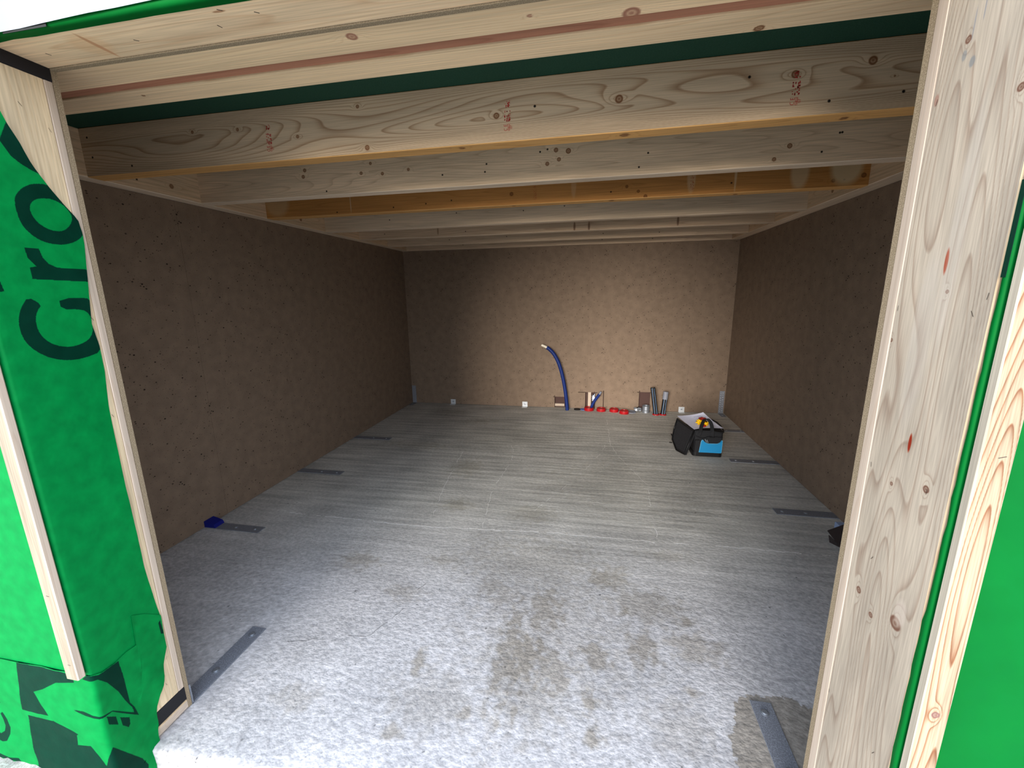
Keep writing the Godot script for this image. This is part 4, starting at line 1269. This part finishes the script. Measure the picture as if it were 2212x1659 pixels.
func tool_bag() -> void:
	var nylon := plain(Color(0.075, 0.075, 0.085), 0.75)
	var worn := textured(chip_texture(88, Color(0.10, 0.10, 0.11), Color(0.19, 0.19, 0.20), Color(0.30, 0.30, 0.31)), 0.7)
	worn.uv1_triplanar = true
	worn.uv1_scale = Vector3(2.5, 2.5, 2.5)
	var rubber := plain(Color(0.06, 0.06, 0.065), 0.45)
	var blue := plain(Color(0.06, 0.47, 0.66), 0.55)
	var pale_blue := plain(Color(0.40, 0.66, 0.78), 0.5)
	var o := thing("tool_bag", "black nylon tool bag with a bright blue front pocket, flap hanging open on its left", "bag")
	# lying outline (x, z) pushed up: body and rubber tray
	var up := Transform3D(Basis(Vector3(1, 0, 0), Vector3(0, 0, -1), Vector3(0, 1, 0)), Vector3.ZERO)   # (x, y, z) -> (x, z, -y)
	var st := start(nylon)
	prism(st, rounded_rect(0.992, 1.246, 4.036, 4.42, 0.02), 0.235, Transform3D(up.basis, Vector3(0, 0.252, 0)))
	put("body", st.commit(), o)
	st = start(rubber)
	prism(st, rounded_rect(0.984, 1.250, 4.028, 4.43, 0.03), 0.045, Transform3D(up.basis, Vector3(0, 0.0465, 0)))
	put("rubber_base", st.commit(), o)
	st = start(nylon)
	tube(st, smooth([Vector3(0.990, 0.252, -4.04), Vector3(1.12, 0.256, -4.032), Vector3(1.246, 0.252, -4.04), Vector3(1.25, 0.252, -4.42), Vector3(0.992, 0.252, -4.42), Vector3(0.990, 0.252, -4.04)], 4), 0.007, 8)
	put("zip_edge", st.commit(), o)
	# front pockets
	st = start(nylon)
	prism(st, pts([0.998, 0.045, 1.05, 0.045, 1.05, 0.150, 1.035, 0.165, 0.998, 0.165]), 0.016, Transform3D(Basis(), Vector3(0, 0, -4.020)))
	put("side_pouch", st.commit(), o)
	var poly := [1.036, 0.046, 1.232, 0.046, 1.238, 0.056, 1.240, 0.168, 1.233, 0.176, 1.216, 0.150, 1.196, 0.139, 1.115, 0.137, 1.090, 0.145, 1.066, 0.170, 1.056, 0.170, 1.048, 0.150]
	st = start(pale_blue)
	prism(st, pts(poly), 0.010, Transform3D(Basis(), Vector3(0, 0, -4.018)))
	var piping := st.commit()
	st = start(blue)
	var inner := PackedVector2Array()
	for p in pts(poly):
		inner.append(Vector2(1.138, 0.105) + (p - Vector2(1.138, 0.105)) * Vector2(0.965, 0.955) - Vector2(0, 0.001))
	prism(st, inner, 0.010, Transform3D(Basis(), Vector3(0, 0, -4.0145)))
	put("piping", piping, put("blue_pocket", st.commit(), o))
	st = start(nylon)
	band(st, smooth([Vector3(1.0, 0.205, -4.028), Vector3(1.06, 0.185, -4.022), Vector3(1.12, 0.205, -4.022), Vector3(1.24, 0.20, -4.028)]), Vector3(0, 0.94, 0.3).normalized(), 0.006, 0.004)
	put("seam", st.commit(), o)
	st = start(M.steel)
	tube(st, [Vector3(1.098, 0.150, -4.02), Vector3(1.082, 0.182, -4.018)], 0.005, 8)
	put("tool_tip", st.commit(), o)
	st = start(M.steel)
	tube(st, [Vector3(1.112, 0.146, -4.02), Vector3(1.100, 0.176, -4.018)], 0.0045, 8)
	put("tool_tip", st.commit(), o)
	# carrying strap
	st = start(nylon)
	band(st, smooth([Vector3(1.022, 0.205, -4.024), Vector3(1.035, 0.245, -4.024), Vector3(1.052, 0.300, -4.06), Vector3(1.082, 0.345, -4.10), Vector3(1.115, 0.352, -4.11), Vector3(1.138, 0.320, -4.07), Vector3(1.142, 0.262, -4.026), Vector3(1.143, 0.200, -4.024)], 5), Vector3(0.80, 0.30, 0.52).normalized(), 0.034, 0.004)
	var strap := put("strap", st.commit(), o)
	put("buckle", block(Vector3(1.124, 0.196, -4.024), Vector3(1.164, 0.206, -4.012), rubber, 0.002), strap)
	# open flap: a framed panel leaning on the left side
	var a := Vector3(0.915, 0.252, -4.42)
	var b := Vector3(1.000, 0.247, -4.045)
	var c := Vector3(0.948, 0.004, -3.992)
	var d := Vector3(0.838, 0.006, -4.345)
	var ex := (b - a).normalized()
	var ey := (a - d).normalized()
	var ez := ex.cross(ey).normalized()
	ey = ez.cross(ex).normalized()
	var w := a.distance_to(b)
	var h := absf((a - d).dot(ey))
	var skew := (d - a).dot(ex)
	var quad2 := PackedVector2Array([Vector2(0, 0), Vector2(w, 0), Vector2(w + 0.012 + skew * 0.1, -h * 0.95), Vector2(w * 0.62, -h * 1.03), Vector2(skew + 0.02, -h * 0.80), Vector2(skew * 0.4, -h * 0.42)])
	var at := Transform3D(Basis(ex, ey, ez), a + ez * 0.012)
	st = start(nylon)
	prism(st, quad2, 0.020, at)
	var flap := put("flap", st.commit(), o)
	var mid := Vector2(w * 0.5, -h * 0.46)
	var small := PackedVector2Array()
	for p in quad2:
		small.append(mid + (p - mid) * 0.86)
	st = start(worn)
	prism(st, small, 0.004, Transform3D(at.basis, at.origin + ez * 0.003))
	put("flap_lining", st.commit(), flap)
	st = start(rubber)
	var rim := []
	for p in quad2:
		rim.append(at * Vector3(p.x, p.y, 0.002))
	rim.append(rim[0])
	tube(st, rim, 0.007, 8)
	put("flap_rim", st.commit(), flap)
	st = start(rubber)
	tube(st, [at * Vector3(skew * 0.9, -h * 0.70, 0), at * Vector3(skew * 0.9 - 0.03, -h * 0.66, 0.004)], 0.006, 8)
	put("zip_pull", st.commit(), flap)
	st = start(rubber)
	tube(st, [at * Vector3(w * 0.25, -h * 0.93, 0), at * Vector3(w * 0.25 - 0.035, -h * 0.97, 0.004)], 0.005, 8)
	put("zip_pull", st.commit(), flap)
	# the paper lying on top, its far corner curled up
	var rows := []
	var uvs := []
	var pa := Vector3(0.905, 0.262, -4.46)
	var pb := Vector3(1.150, 0.338, -4.42)
	var pc := Vector3(1.272, 0.264, -4.13)
	var pd := Vector3(0.985, 0.266, -4.045)
	for j in 11:
		var row := []
		var uv := []
		for i in 11:
			var u := i / 10.0
			var v := j / 10.0
			var p := pa.lerp(pb, u).lerp(pd.lerp(pc, u), v)
			p.y = 0.2625 + 0.075 * pow(u * (1.0 - v), 1.5) + 0.012 * pow((1.0 - u) * (1.0 - v), 2) + 0.003 * sin(u * 5.0)
			p.z -= 0.05 * sin(PI * u) * v * 0.4
			row.append(p)
			uv.append(Vector2(u, v))
		rows.append(row)
		uvs.append(uv)
	var im := Image.create(128, 128, false, Image.FORMAT_RGB8)
	im.fill(Color(0.86, 0.86, 0.93))
	for k in 9:
		im.fill_rect(Rect2i(20 + (k * 7) % 15, 18 + k * 10, 40 + (k * 17) % 45, 1), Color(0.74, 0.74, 0.82))
	im.fill_rect(Rect2i(70, 16, 34, 5), Color(0.70, 0.70, 0.80))
	var pm := textured(ImageTexture.create_from_image(im), 0.8)
	pm.cull_mode = BaseMaterial3D.CULL_DISABLED
	tag(put("paper_sheet", sheet(rows, uvs, pm)), "white printed sheet lying across the top of the tool bag", "paper")
	# yellow and red bundle under the strap
	o = thing("bundle", "crumpled yellow and red bundle on the paper under the bag strap", "bundle")
	put("yellow_fold", scrap(Vector3(1.062, 0.268, -4.19), Vector3(0.036, 0.030, 0.035), 14, plain(Color(0.93, 0.72, 0.05), 0.6)), o)
	put("yellow_fold", scrap(Vector3(1.112, 0.268, -4.15), Vector3(0.032, 0.027, 0.030), 15, plain(Color(0.93, 0.72, 0.05), 0.6)), o)
	put("red_fold", scrap(Vector3(1.098, 0.268, -4.235), Vector3(0.048, 0.036, 0.030), 16, plain(Color(0.52, 0.09, 0.05), 0.6)), o)
	put("red_fold", scrap(Vector3(1.090, 0.266, -4.125), Vector3(0.022, 0.014, 0.020), 17, plain(Color(0.60, 0.10, 0.05), 0.6)), o)
